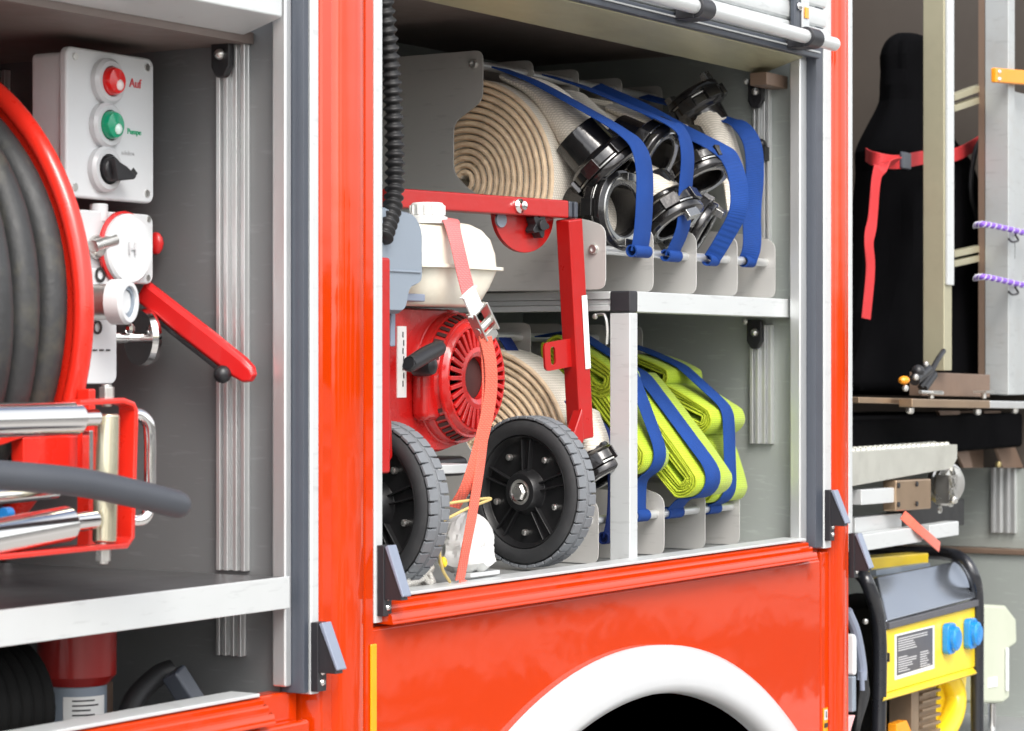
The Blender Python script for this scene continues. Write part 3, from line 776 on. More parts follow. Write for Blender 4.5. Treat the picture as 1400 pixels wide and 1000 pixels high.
# ---- below the tray
ex = thing('fire_extinguisher', 'dark red canister with grey collar and small label under the white tray', 'canister', tuple(at(105, 1010, 0.2)))
p = at(105, 1000, 0.18); q = at(105, 922, 0.18)
b = MB(); b.lathe([(0.0, -0.015), (0.040, -0.012), (0.050, 0.0), (0.050, 0.075), (0.0, 0.075)], q, EZ, n=36); b.build('canister', 'dark_red', ex)
b = MB(); b.cyl(p-EZ*0.02, q-EZ*0.012, 0.038, n=32); cl = b.build('collar', 'airbox', ex, bev=0.003)
b = MB()
n = 10; secs = []
for k in range(n+1):
    t = R(195+85*k/n); e = V((math.cos(t), math.sin(t), 0)); secs.append([p+e*0.0388+EZ*0.012, p+e*0.0394+EZ*0.012, p+e*0.0394+EZ*0.048, p+e*0.0388+EZ*0.048])
b.loft(secs); lb = b.build('label', 'sticker', cl)
b = MB()
for j in range(5):
    secs = []
    for k in range(2, n-1 - (j % 3)):
        t = R(195+85*k/n); e = V((math.cos(t), math.sin(t), 0)); z = 0.018+j*0.006
        secs.append([p+e*0.0394+EZ*z, p+e*0.0398+EZ*z, p+e*0.0398+EZ*(z+0.002), p+e*0.0394+EZ*(z+0.002)])
    b.loft(secs)
b.build('label_text', 'ink_black', lb)
b = MB(); b.box(p.x+0.045, p.x+0.085, 0.19, 0.25, 1.076, p.z+0.055); o = b.build('bracket_box', 'brown_steel', bev=0.003)
tag(o, 'brown metal bracket standing right of the dark red canister', 'bracket')
b = MB(); c = at(-20, 965, 0.15)
for k in range(5): 
    cc = c+EX*(0.02*k)-EX*0.06
    b.tube([cc+EY*(0.075*math.cos(2*math.pi*q/40))+EZ*(0.075*math.sin(2*math.pi*q/40)) for q in range(40)], 0.013, n=10, loop=True)
o = b.build('coiled_hose', 'dark_void'); tag(o, 'coil of black hose in the dark corner under the white tray', 'hose')
b = MB(); b.tube(cm([at(168, 1000, 0.12), at(185, 955, 0.13), at(215, 925, 0.13), at(236, 916, 0.12)], 8), 0.014, n=12)
o = b.build('suction_hose', 'black_rubber'); tag(o, 'thick black hose arching up behind the lower left sill', 'hose')
b = MB(); pa, pb = at(236, 918, 0.11), at(268, 968, 0.09); b.tube([pa, (pa+pb)/2, pb+(pb-pa)*0.3], 0.019, n=4)
o = b.build('hose_clip', 'seal', bev=0.004); tag(o, 'dark flat clip leaning beside the arched black hose', 'clip')
b = MB(); b.tube(cm([at(248, 975, 0.2), at(272, 940, 0.2), at(305, 932, 0.2), at(335, 945, 0.2), at(350, 975, 0.2)], 8), 0.015, n=12)
o = b.build('drain_hose', 'black_rubber'); tag(o, 'black hose loop lying furthest right under the white tray', 'hose')
b = MB(); b.obox(at(377, 928, 0.06), 0.016, 0.03, 0.045); o = b.build('buffer_block', 'black_rubber', truck, bev=0.003)

# ================================================================== HOSE RACKS
PY = 0.066                               # front edge of the divider plates
XP = [at(u, 392, PY).x for u in (828, 893, 952, 1008, 1060)]
def yz(X, pts): return [V((X, y, z)) for y, z in pts]
def fillet(pts, r, n=4):
    """round the corners of a 2-D polygon"""
    out = []; m = len(pts)
    for i in range(m):
        p, a, b_ = V((*pts[i], 0)), V((*pts[i-1], 0)), V((*pts[(i+1) % m], 0))
        rr = min(r, (a-p).length*0.45, (b_-p).length*0.45)
        s, e = p+(a-p).normalized()*rr, p+(b_-p).normalized()*rr
        for k in range(n+1):
            t = k/n; q = s*(1-t)**2+p*(2*t*(1-t))+e*t*t; out.append((q.x, q.y))
    return out
def upper_plate(X, tall, parent, m='plate'):
    z0 = ZL+0.002; zf = z0+0.103; zt = z0+0.405
    yr = PY+0.235                          # front of the tall rear half
    pts = [(PY, z0), (PY, zf), (PY+0.035, zf+0.012), (PY+0.18, zf+0.03), (PY+0.26, z0+0.17), (PY+0.293, z0+0.20), (PY+0.293, z0+0.285), (yr, z0+0.32), (yr, zt), (0.58, zt-0.002), (0.58, z0)]
    b = MB(); b.prism(yz(X, fillet(pts, 0.016)), (0.0022, 0, 0)); return b.build('divider_plate', m, parent, bev=0.0006)
up = thing('hose_rack', 'upper hose rack of pale metal divider plates and rods on the white shelf', 'hose rack', (4.08, 0.3, ZL+0.002), 'hose racks')
for i, x in enumerate(XP): upper_plate(x, i == 0, up)
zr_f = atX(812, 341, XP[0]).z; yr_f = atX(812, 341, XP[0]).y
zr_r = atX(648, 88, XP[0]).z; yr_r = atX(648, 88, XP[0]).y
b = MB(); b.cyl((XP[0]-0.003, yr_f, zr_f), (XP[4]+0.004, yr_f, zr_f), 0.0075); b.build('rod', 'alu', up)
b = MB(); b.cyl((XP[0]-0.003, yr_r, zr_r), (XP[4]+0.004, yr_r, zr_r), 0.0075); b.build('rod', 'alu', up)
b = MB()
for y, z in ((yr_f, zr_f), (yr_r, zr_r)):
    b.lathe([(0.0085, 0.0), (0.0085, 0.003), (0.007, 0.006), (0.004, 0.006), (0.004, 0.002), (0, 0.002)], (XP[0], y, z), -EX, n=20)
b.build_each('cap_screw', 'zinc', up)

# lower rack
PYL = 0.095
XQ = [at(u, 745, PYL).x for u in (818, 865, 908, 964, 1011)]
lo = thing('hose_rack', 'lower hose rack of metal divider plates standing on the compartment floor', 'hose rack', (4.0, 0.3, 1.224), 'hose racks')
for x in XQ:
    z0 = 1.224
    zf = z0+0.10
    pts = [(PYL, z0), (PYL, zf), (PYL+0.04, zf+0.015), (PYL+0.2, zf+0.02), (PYL+0.26, z0+0.2), (PYL+0.26, z0+0.3), (PYL+0.2, z0+0.32), (PYL+0.2, z0+0.40), (0.58, z0+0.40), (0.58, z0)]
    b = MB(); b.prism(yz(x, fillet(pts, 0.016)), (0.0022, 0, 0)); b.build('divider_plate', 'plate', lo, bev=0.0006)
zq = at(905, 702, PYL+0.02).z
qr = atX(705, 462, XQ[0])
b = MB(); b.cyl((XQ[0]-0.003, PYL+0.018, zq), (XQ[4]+0.004, PYL+0.018, zq), 0.0075); b.build('rod', 'alu', lo)
b = MB(); b.cyl((XQ[0]-0.003, PYL+0.222, z0+0.375), (XQ[4]+0.004, PYL+0.222, z0+0.375), 0.0075); b.build('rod', 'alu', lo)

# ================================================================== ROLLED HOSES
def spiral(b, X0, X1, c, r0, r1, turns, t, phase=0.0, L=0.0, ang=0.0, seg=56, fill=0.82, wob=0.002, seed=0):
    """flat hose wound in the YZ plane about X; L>0 stretches it to a racetrack"""
    rnd = random.Random(seed)
    n = int(turns*seg); secs = []; pc = []
    ca, sa = math.cos(ang), math.sin(ang)
    for i in range(n+1):
        a = phase+2*math.pi*i/seg
        r = r0+(r1-r0)*i/n
        y, z = r*math.cos(a), r*math.sin(a)
        ny, nz = math.cos(a), math.sin(a)
        if L:
            y += L*max(-1, min(1, math.cos(a)*2.2))
            wv = 0.0015*math.sin(a*3+i*0.02)
            z += wv
        pc.append((c[0]+y*ca-z*sa, c[1]+y*sa+z*ca, ny*ca-nz*sa, ny*sa+nz*ca))
    for i, (y, z, ny, nz) in enumerate(pc):
        h = t*fill/2
        jx = 0.003*noise.noise(V((i*0.05, seed*3.1, 0)))+0.002*noise.noise(V((i*0.9, seed, 5)))
        A, B_ = X0+jx, X1+jx
        m_ = h*0.9
        secs.append([V((A, y-ny*h*0.35, z-nz*h*0.35)), V((A+m_, y-ny*h, z-nz*h)), V((B_-m_, y-ny*h, z-nz*h)), V((B_, y-ny*h*0.35, z-nz*h*0.35)),
                     V((B_, y+ny*h*0.35, z+nz*h*0.35)), V((B_-m_, y+ny*h, z+nz*h)), V((A+m_, y+ny*h, z+nz*h)), V((A, y+ny*h*0.35, z+nz*h*0.35))])
    # material: edges (faces touching the ends) index 1
    nsec = 8; base = len(b.v)
    for s_ in secs: b.v += s_
    for i in range(len(secs)-1):
        for j in range(nsec):
            k = (j+1) % nsec
            mi = 1 if j in (7, 0, 6, 2, 3, 4) else 0
            b.poly((base+i*nsec+j, base+i*nsec+k, base+(i+1)*nsec+k, base+(i+1)*nsec+j), mi)
    b.poly([base+j for j in range(nsec)][::-1], 0); b.poly([base+(len(secs)-1)*nsec+j for j in range(nsec)], 0)

def coupling(parent, c, d, r, tail=0.05, spin=0.0):
    r *= 1.10
    c = V(c); d = V(d).normalized(); x, y = perp(d)
    x, y = x*math.cos(spin)+y*math.sin(spin), y*math.cos(spin)-x*math.sin(spin)
    b = MB()
    b.lathe([(r*0.72, 0.0), (r*0.86, 0.002), (r*0.98, -0.001), (r, -0.004), (r, -0.012), (r*0.94, -0.013), (r*0.94, -0.018), (r, -0.019), (r, -0.034), (r*0.9, -0.040), (r*0.74, -0.044), (r*0.70, -0.044-tail), (r*0.62, -0.044-tail), (r*0.62, 0.0)], c, d, n=44, closed=True)
    for k in range(6):
        t = 2*math.pi*k/6+0.3; e = x*math.cos(t)+y*math.sin(t); f = d.cross(e)
        b.obox(c+e*(r*1.0)-d*0.024, 0.010, 0.030, 0.022, e, f, d)
    o = b.build('coupling', 'coupling', parent, bev=0.0012)
    s = MB()
    s.lathe([(r*0.66, 0.002), (r*0.80, 0.0035), (r*0.85, 0.001), (r*0.85, -0.003), (r*0.66, -0.003)], c, d, n=44, closed=True)
    s.lathe([(r*1.01, -0.0135), (r*1.015, -0.0155), (r*1.01, -0.0175), (r*0.93, -0.0175), (r*0.93, -0.0135)], c, d, n=44, closed=True)
    for k in (0, 1):
        t = math.pi*k+0.8; e = x*math.cos(t)+y*math.sin(t); f = d.cross(e)
        s.obox(c+e*(r*0.80)+d*0.009, 0.013, 0.026, 0.016, e, f, d)
    s.build('lug_ring', 'coupling_silver', o, bev=0.001)
    return o

RC = atX(632, 247, XP[0]+0.012)
def canvas_roll(X0, X1, label, turns=14, rr=0.178, c=None, seed=0, nm='rolled_hose', grp='cream fire hoses rolled up in the racks'):
    c = c or RC
    t = thing(nm, label, 'fire hose', ((X0+X1)/2, c.y, c.z-rr), grp)
    b = MB(); spiral(b, X0, X1, (c.y, c.z), 0.012, rr, turns, (rr-0.012)/turns, phase=0.6*seed, seed=seed)
    b.build('hose_coil', ['hose_canvas', 'hose_edge'], t, ang=40)
    return t
def tail(parent, pts, r, flat=0.6, m='hose_canvas'):
    b = MB(); P = cm(pts, 8); secs = []
    x = None
    for i, p in enumerate(P):
        d = (P[min(i+1, len(P)-1)]-P[max(i-1, 0)]).normalized()
        xx = (EX-d*d.x).normalized(); yy = d.cross(xx); q = i/(len(P)-1)
        f = 0.25+(1-0.25)*q**1.3
        secs.append([p+xx*(r*(1.25-0.25*q)*math.cos(2*math.pi*k/18))+yy*(r*f*math.sin(2*math.pi*k/18)) for k in range(18)])
    b.loft(secs); return b.build('hose_tail', m, parent)

h1 = canvas_roll(XP[0]+0.012, XP[1]-0.022, 'cream rolled fire hose in the upper rack, nearest, its brown spiral facing the viewer', seed=1)
h2 = canvas_roll(XP[1]+0.012, XP[2]-0.016, 'cream rolled fire hose second from left on the shelf, under the narrow blue strap', seed=2)
h3 = canvas_roll(XP[2]+0.012, XP[3]-0.016, 'cream rolled fire hose third from the left on the white shelf', seed=3, rr=0.170)
h4 = canvas_roll(XP[3]+0.012, XP[4]-0.016, 'cream rolled fire hose at the right end of the white shelf, one coupling sticking up', seed=4, rr=0.160)
X1c, X2c, X3c, X4c = [(XP[i]+XP[i+1])/2 for i in range(4)]
c = atX(822, 222, X1c-0.005); d = V((0.25, -0.62, -0.72)); coupling(h1, c+d*0.03, d, 0.056)
tail(h1, [V((X1c, RC.y-0.06, RC.z+0.176)), V((X1c, RC.y-0.13, RC.z+0.14)), c-d*0.03], 0.040)
c = atX(852, 288, X1c+0.000); d = V((-0.12, -1.0, 0.0)); coupling(h1, c, d, 0.062, spin=0.7)
tail(h1, [V((X1c, RC.y-0.10, RC.z-0.14)), c-d*0.12+EZ*-0.02, c-d*0.045], 0.044)
c = atX(902, 220, X2c); d = V((0.05, -0.86, -0.42)); coupling(h2, c, d, 0.058, spin=0.3)
tail(h2, [V((X2c, RC.y-0.08, RC.z+0.16)), c-d*0.10, c-d*0.045], 0.042)
c = atX(925, 300, X2c+0.01); d = V((0.0, -0.6, -0.8)); coupling(h2, c+EZ*-0.01, d, 0.052, spin=1.2)
tail(h2, [c-d*0.16+EY*0.05, c-d*0.09, c-d*0.045], 0.042)
c = atX(962, 248, X3c); d = V((-0.10, -0.52, -0.85)); coupling(h3, c, d, 0.052, spin=0.2)
tail(h3, [V((X3c, RC.y-0.08, RC.z+0.15)), c-d*0.10, c-d*0.045], 0.038)
c = atX(962, 318, X3c+0.005); d = V((0.30, -0.8, -0.5)); coupling(h3, c, d, 0.052, spin=1.0)
tail(h3, [V((X3c, RC.y-0.12, RC.z-0.12)), c-d*0.10, c-d*0.045], 0.042)
c = atX(945, 128, X4c-0.005); d = V((-0.15, 0.50, 0.85)); coupling(h4, c, d, 0.047, tail=0.03, spin=0.5)
tail(h4, [atX(1010, 290, X4c), atX(1000, 230, X4c), atX(985, 190, X4c), c-d*0.044], 0.036)

# ================================================================== BLUE STRAPS
def strap(X, pts, label, w=0.045, m='strap_blue', grp='blue straps holding the hoses', twist=None, w2=None):
    P = cm([atX(u, y, X+(dx if True else 0)) for (u, y, *r_) in pts for dx in [(r_[0] if r_ else 0)]], 9)
    b = MB(); b.ribbon(P, EX if twist is None else twist, w, 0.0028)
    e = P[-1]
    # loop round the rod
    b.lathe([(0.0082, -w*0.48), (0.0105, -w*0.48), (0.0105, w*0.48), (0.0082, w*0.48)], e, EX, n=18, closed=True)
    o = b.build('hose_strap', m); tag(o, label, 'strap', grp); return o
strap(X1c, [(684, 94, -0.05), (730, 112, -0.05), (800, 150, -0.045), (850, 180, -0.022), (873, 203, -0.006), (881, 235), (881, 280), (878, 320), (874, 344)], 'blue strap over the nearest cream hose, leftmost of the upper four', w=0.058)
strap(X2c, [(750, 104, -0.05), (800, 120, -0.05), (862, 146, -0.045), (915, 169, -0.022), (934, 186, -0.004), (940, 215), (937, 260), (934, 310), (918, 350)], 'narrow blue strap, second from left, over the couplings on the shelf', w=0.048)
strap(X3c, [(815, 118, -0.05), (870, 143, -0.045), (930, 176, -0.03), (985, 205, -0.01), (1002, 225), (1010, 258), (1008, 292), (988, 330), (972, 356)], 'wide twisted blue strap, third from left, above the shelf', w=0.034, twist=V((0.75, -0.66, 0)))
strap(X4c, [(880, 132), (940, 148), (990, 163), (1012, 172), (1028, 196), (1032, 235), (1028, 290), (1028, 335), (1022, 358)], 'blue strap nearest the right wall on the upper rack', w=0.036, twist=V((0.75, -0.66, 0)))

# ================================================================== LOWER HOSES
LRC = V((XQ[0]+0.012, RC.y-0.01, 1.224+0.18))
Y1c, Y2c, Y3c, Y4c = [(XQ[i]+XQ[i+1])/2 for i in range(4)]
h5 = canvas_roll(XQ[0]+0.012, XQ[1]-0.014, 'cream rolled fire hose half hidden behind the black cart wheel', seed=5, c=LRC, rr=0.175)
c = atX(826, 655, Y1c-0.03); d = V((0.05, -0.55, -0.82)); coupling(h5, c, d, 0.045, spin=0.4)
tail(h5, [atX(800, 560, Y1c-0.02), atX(812, 600, Y1c-0.03), c-d*0.045], 0.034)

HULLS = []
def over(X, pts, label, w, m='strap_blue'):
    """strap pulled tight from the rear rod over the bundle to the front rod"""
    A, B = (PYL+0.222, 1.224+0.375), (PYL+0.018, zq)
    P = sorted(set(pts+[A]))
    def half(it):
        h = []
        for p in it:
            while len(h) > 1 and (h[-1][0]-h[-2][0])*(p[1]-h[-2][1])-(h[-1][1]-h[-2][1])*(p[0]-h[-2][0]) <= 0: h.pop()
            h.append(p)
        return h
    H = half(P)[:-1]+half(P[::-1])[:-1]          # counter-clockwise: from high Y over the top to low Y
    i = H.index(A) if A in H else max(range(len(H)), key=lambda k: H[k][1])
    H = H[i:]+H[:i]
    j = min(range(1, len(H)), key=lambda k: (H[k][0]-B[0])**2+(H[k][1]-B[1])**2)
    path = [A]+H[1:j+1]+[B]
    Q = []
    for a, b_ in zip(path, path[1:]):
        n = max(1, int(math.dist(a, b_)/0.008))
        for k in range(n): Q.append(V((X+0.004*math.sin(len(Q)*0.09), a[0]+(b_[0]-a[0])*k/n, a[1]+(b_[1]-a[1])*k/n)))
    Q.append(V((X, B[0], B[1])))
    for _ in range(3):
        Q = [Q[0]]+[(Q[k-1]+Q[k]*2+Q[k+1])/4 for k in range(1, len(Q)-1)]+[Q[-1]]
    b = MB(); b.ribbon(Q, EX, w, 0.0028)
    b.lathe([(0.0082, -w*0.48), (0.0105, -w*0.48), (0.0105, w*0.48), (0.0082, w*0.48)], Q[-1], EX, n=18, closed=True)
    o = b.build('hose_strap', m); tag(o, label, 'strap', 'blue straps holding the hoses'); return o

def lime(name, label, X0, X1, parts):
    q = parts[0][0]
    t = thing(name, label, 'fire hose', ((X0+X1)/2, q.y, 1.226), 'lime fire hoses folded in the lower rack')
    out = []
    for (cc, ang, L, r1, turns, sd) in parts:
        for sg in (-1, 1):
            ey, ez = cc.y+sg*L*math.cos(ang), cc.z+sg*L*math.sin(ang)
            out += [(ey+(r1+0.0045)*math.cos(2*math.pi*k/24), ez+(r1+0.0045)*math.sin(2*math.pi*k/24)) for k in range(24)]
    HULLS.append(out)
    for (cc, ang, L, r1, turns, sd) in parts:
        b = MB(); spiral(b, X0, X1, (cc.y, cc.z), 0.006, r1, turns, (r1-0.006)/turns, L=L, ang=ang, seed=sd, seg=48, fill=0.9)
        b.build('hose_coil', ['hose_lime', 'hose_lime_edge'], t, ang=40)
    return t
# long axis in YZ: y grows into the truck (left in the picture)
X0 = XQ[1]+0.008
lime('folded_hose', 'lime fire hose mostly hidden behind the pale post', X0, XQ[2]-0.012, [(atX(812, 560, X0), R(50), 0.10, 0.034, 5, 11), (atX(790, 500, X0), R(30), 0.05, 0.03, 4, 15)])
X0 = XQ[2]+0.006
lime('folded_hose', 'lime fire hose bundle under the widest blue strap, its folded end nearest', X0, XQ[3]-0.010, [(atX(884, 594, X0), R(49), 0.100, 0.032, 6, 12)])
X0 = XQ[3]+0.004
lime('folded_hose', 'lime fire hose of two stacked folds nearest the right wall, lower rack', X0, XQ[4]+0.004,
     [(atX(918, 553, X0), R(25), 0.058, 0.028, 5, 13), (atX(944, 630, X0), R(68), 0.050, 0.030, 5, 14), (atX(880, 505, X0), R(22), 0.035, 0.018, 3, 16)])
strap(Y1c, [(690, 462), (712, 494), (760, 535), (800, 565), (826, 590), (838, 640), (838, 700), (832, 735)], 'dark blue strap behind the red cart leg in the lower rack', w=0.040, m='strap_navy')
over(XQ[1]+0.060, HULLS[0], 'blue strap closest to the pale post on the lime hoses', 0.044)
over(XQ[2]+0.066, HULLS[1], 'widest blue strap over the middle lime hose bundle', 0.056)
over(XQ[3]+0.062, HULLS[2], 'blue strap over the two stacked lime folds by the right wall', 0.046)

# ================================================================== PUMP CART WITH PETROL ENGINE
CA = R(11)
CX, CYv = V((math.cos(CA), -math.sin(CA), 0)), V((math.sin(CA), math.cos(CA), 0))   # cart axes: along the axle / into the truck
hubR = at(712, 673, 0.135)
WR = 0.123
cart = thing('pump_cart', 'red wheeled pump cart with petrol engine and two black wheels', 'engine cart', (hubR.x-0.15, 0.15, hubR.z-WR))

def wheel(hub):
    W = 0.046
    w = bpy.data.objects.new('wheel', None); COL.objects.link(w); w.parent = cart; w.location = hub-cart.location
    t = MB()
    # sidewall profile (radius, along +CX from the outer face)
    t.lathe([(WR*0.735, 0.010), (WR*0.745, 0.002), (WR*0.80, -0.001), (WR*0.88, 0.000), (WR*0.925, 0.004), (WR*0.93, 0.012), (WR*0.93, W-0.010), (WR*0.88, W), (WR*0.74, W-0.004), (WR*0.735, W-0.012)], hub, CX, n=72, closed=True)
    t.build('tyre', 'tyre', w, ang=40)
    k = MB()
    k.lathe([(WR*0.915, 0.012), (WR*0.966, 0.0135), (WR*0.972, W/2-0.0025), (WR*0.955, W/2-0.0015), (WR*0.955, W/2+0.0015), (WR*0.972, W/2+0.0025), (WR*0.966, W-0.011), (WR*0.915, W-0.010)], hub, CX, n=72, closed=True)
    NB = 40; yy, zz = CYv, EZ
    for i in range(NB):
        for s, sh in ((0, 0), (1, 0.5)):
            a = 2*math.pi*(i+sh)/NB; e = yy*math.cos(a)+zz*math.sin(a); f = CX.cross(e)
            cc = hub+e*(WR*0.966)+CX*((0.0115) if s == 0 else (W-0.0115))
            k.obox(cc, WR*0.040, 2*math.pi*WR/NB*0.84, 0.0165, e, f, CX)
    k.build('tread', 'tread', w, bev=0.0012)
    r = MB()
    r.lathe([(WR*0.735, 0.004), (WR*0.72, 0.003), (WR*0.69, 0.010), (WR*0.67, 0.016), (WR*0.30, 0.017), (WR*0.27, 0.004), (WR*0.24, -0.003), (WR*0.17, -0.004), (WR*0.15, 0.002), (0, 0.002), (0, W-0.004), (WR*0.735, W-0.004)], hub, CX, n=60, closed=True)
    for i in range(5):
        a = 2*math.pi*i/5+0.35; e = yy*math.cos(a)+zz*math.sin(a); f = CX.cross(e)
        for s in (-1, 1):
            r.obox(hub+e*(WR*0.48)+f*(s*0.0075)+CX*0.0125, WR*0.42, 0.0025, 0.010, (e+f*(s*0.06)).normalized(), f, CX)
    r.build('rim', 'rim_black', w, bev=0.0008)
    h = MB()
    h.lathe([(WR*0.115, 0.004), (WR*0.115, -0.006), (WR*0.09, -0.009), (0, -0.011)], hub, CX, n=6)
    h.lathe([(WR*0.145, 0.0), (WR*0.165, -0.003), (WR*0.145, -0.004), (WR*0.12, -0.002)], hub, CX, n=28, closed=True)
    for i in range(5):
        a = 2*math.pi*i/5+0.35+math.pi/5; e = yy*math.cos(a)+zz*math.sin(a)
        h.lathe([(0.0052, 0.018), (0.0052, 0.010), (0.003, 0.0085), (0, 0.0085)], hub+e*(WR*0.53), CX, n=12)
    h.build_each('hub_bolt', 'zinc', w)
    return w
wheel(hubR)
hubL = at(503, 692, 0.105)
wheel(hubL)
# frame: top bar, leg, gusset, base
pR = at(768, 287, 0.115)
pL = pR-CX*0.40
b = MB(); mid = (pR+pL)/2
b.obox(mid, 0.40, 0.032, 0.029, CX, CYv, EZ)
fr = b.build('top_bar', 'cart_red', cart, bev=0.003)
b = MB()
for dx in (0.006, 0.020): b.obox(pR+CX*dx, 0.009, 0.030, 0.027, CX, CYv, EZ)
b.build_each('end_plug', 'seal', fr, bev=0.003)
b = MB(); q = at(685, 285, 0.11)+CX*0+CYv*-0.006
q = pR-CX*0.122-CYv*0.0165
b.lathe([(0.0115, 0.0), (0.0115, 0.003), (0.009, 0.005), (0.007, 0.008), (0.007, 0.012), (0, 0.013)], q, -CYv, n=24); b.build('bolt', 'chrome', fr)
ltop = pR+V((0, 0, -0.012)); lbot = at(794, 600, 0.105)
# round flange under the bar
fc = pR-CX*0.082+EZ*-0.010+CYv*0.008
b = MB(); pts = [fc+CX*(0.072*math.cos(R(a)))+EZ*(0.062*math.sin(R(a))) for a in range(178, 363, 6)]
b.prism(pts, CYv*0.008); b.build('quadrant', 'cart_red', cart, bev=0.001)
q = fc+CX*0.018+EZ*-0.018-CYv*0.002
b = MB()
st = []
for k in range(40):
    a = 2*math.pi*k/40; r = 0.0165+0.0045*math.cos(5*a+0.4)
    st.append(q+CX*(r*math.cos(a))+EZ*(r*math.sin(a)))
b.prism(st, -CYv*0.018); b.cyl(q-CYv*0.018, q-CYv*0.024, 0.009, n=16); b.build('star_knob', 'black_plastic', cart, bev=0.003)
b = MB(); q = fc-CX*0.058+EZ*-0.012; b.cyl(q-CYv*0.004, q+CYv*0.004, 0.012, n=18); b.build('rubber_stop', 'airbox', cart)
ltop = at(778, 300, 0.10); ld = (lbot-ltop).normalized(); lx = (CX-ld*CX.dot(ld)).normalized(); ly = ld.cross(lx)
b = MB(); b.obox((ltop+lbot)/2, 0.034, 0.030, (lbot-ltop).length, lx, ly, ld)
b.prism([lbot+ld*0.0-lx*0.0135-ld*0.055, lbot-lx*0.0135-ld*0.0, lbot-lx*0.045+ld*0.03, lbot-lx*0.045-ld*0.005], ly*0.02)
lg = b.build('leg', 'cart_red', cart, bev=0.003)
q = ltop+ld*0.215-lx*0.0135
b = MB(); pts = rrect(q-lx*0.032-ld*0.0, 0.072, 0.046, 0.009, lx, ld)
hole = rrect(q-lx*0.048, 0.012, 0.030, 0.0058, lx, ld)
# plate with slot built as ring of quads
n = len(pts); bb = b.add(pts); b.add(hole); b.add([p_+ly*0.004 for p_ in pts]); b.add([p_+ly*0.004 for p_ in hole])
for i in range(n):
    j = (i+1) % n
    b.poly((bb+i, bb+j, bb+n+j, bb+n+i)); b.poly((bb+2*n+i, bb+3*n+i, bb+3*n+j, bb+2*n+j))
    b.poly((bb+i, bb+2*n+i, bb+2*n+j, bb+j)); b.poly((bb+n+i, bb+n+j, bb+3*n+j, bb+3*n+i))
b.build('slotted_tab', 'cart_red', lg)
b = MB(); qq = ltop+ld*0.20-ly*0.0136*0+lx*0.0
# worn paper strip on the near face of the leg
b.obox(ltop+ld*0.185-ly*(-0.0)+lx*0.001+(-CYv)*0.0162+lx*0.008, 0.013, 0.0006, 0.12, lx, ly, ld); b.build('paper_strip', 'sticker', lg)
# base plate and left leg
b = MB()
zb_ = hubR.z-0.0
b.obox(hubL*0.72+hubR*0.28+CYv*0.09+EZ*0.047, 0.20, 0.22, 0.014, CX, CYv, EZ)
b.build('base_plate', 'alu_bright', cart, bev=0.002)
b = MB(); b.obox(at(520, 500, 0.03), 0.022, 0.020, 0.30, CX, CYv, EZ); b.prism([at(515, 560, 0.05), at(536, 560, 0.05), at(538, 625, 0.05), at(515, 665, 0.05)], CYv*0.03); b.build('leg', 'cart_red', cart, bev=0.004)

# ---- engine
SF = at(652, 517, 0.075)                    # centre of the recoil starter face
eng = bpy.data.objects.new('engine', None); COL.objects.link(eng); eng.parent = cart; eng.location = SF+EY*0.15-cart.location
# fuel tank: rounded superellipse body in two halves with a seam flange
tc_ = at(587, 356, 0.125)
def tank_sec(z, w, d_, r, dx=0.0):
    return rrect(tc_+EZ*z+EX*dx, w, d_, r, EX, EY, 6)
TW, TD = 0.215, 0.150
b = MB(); b.loft([tank_sec(z, w*TW, d_*TD, r*TD, dx) for z, w, d_, r, dx in
    ((-0.070, 0.70, 0.74, 0.26, -0.012), (-0.066, 0.78, 0.82, 0.30, -0.010), (-0.040, 0.90, 0.90, 0.28, -0.004), (-0.016, 0.97, 0.95, 0.26, 0), (-0.0145, 0.97, 0.95, 0.26, 0), (-0.0145, 1.06, 1.06, 0.28, 0), (-0.0095, 1.06, 1.06, 0.28, 0), (-0.0095, 0.97, 0.96, 0.27, 0),
     (0.010, 0.96, 0.95, 0.28, 0), (0.032, 0.91, 0.90, 0.30, -0.001), (0.046, 0.83, 0.80, 0.32, -0.003), (0.054, 0.70, 0.66, 0.30, -0.008), (0.057, 0.5, 0.45, 0.2, -0.016))])
tk = b.build('fuel_tank', 'tank_cream', eng, ang=48)
q = tc_+EZ*0.057-EX*0.052-EY*0.03
b = MB(); b.lathe([(0.030, -0.006), (0.030, 0.004), (0.024, 0.006), (0.024, 0.010)], q, EZ, n=32); b.lathe([(0.0245, 0.006), (0.0245, 0.022), (0.022, 0.025), (0, 0.025)], q, EZ, n=32)
for k in range(14):
    a = 2*math.pi*k/14; b.cyl(q+V((0.0245*math.cos(a), 0.0245*math.sin(a), 0.007)), q+V((0.0245*math.cos(a), 0.0245*math.sin(a), 0.021)), 0.0025, n=8)
b.build('fuel_cap', 'sticker', tk)
# air cleaner on the left
ac = at(526, 345, 0.07)
b = MB()
def acs(y, k): return [ac+EX*(x*k)+EZ*(z*k)+EY*y for x, z in fillet([(-0.07, -0.088), (-0.000, -0.088), (0.012, -0.052), (0.046, -0.044), (0.046, 0.034), (0.026, 0.056), (-0.07, 0.062)], 0.012)]
b.loft([acs(-0.035, 0.94), acs(-0.028, 1.0), acs(0.08, 1.0)]); b.build('air_cleaner', 'airbox', eng, ang=40)
b = MB(); b.obox(ac+EZ*-0.028-EY*0.036+EX*-0.012, 0.10, 0.003, 0.003, EX, EY, EZ); b.build('cleaner_ridge', 'airbox', eng, bev=0.001)
b = MB(); b.obox(at(556, 407, 0.06), 0.066, 0.022, 0.011, EX, EY, EZ); b.obox(at(536, 400, 0.065), 0.02, 0.02, 0.02, EX, EY, EZ); b.obox(at(530, 450, 0.065), 0.012, 0.02, 0.05, EX, EY, EZ)
b.build('control_lever', 'latch_grey', eng, bev=0.002)
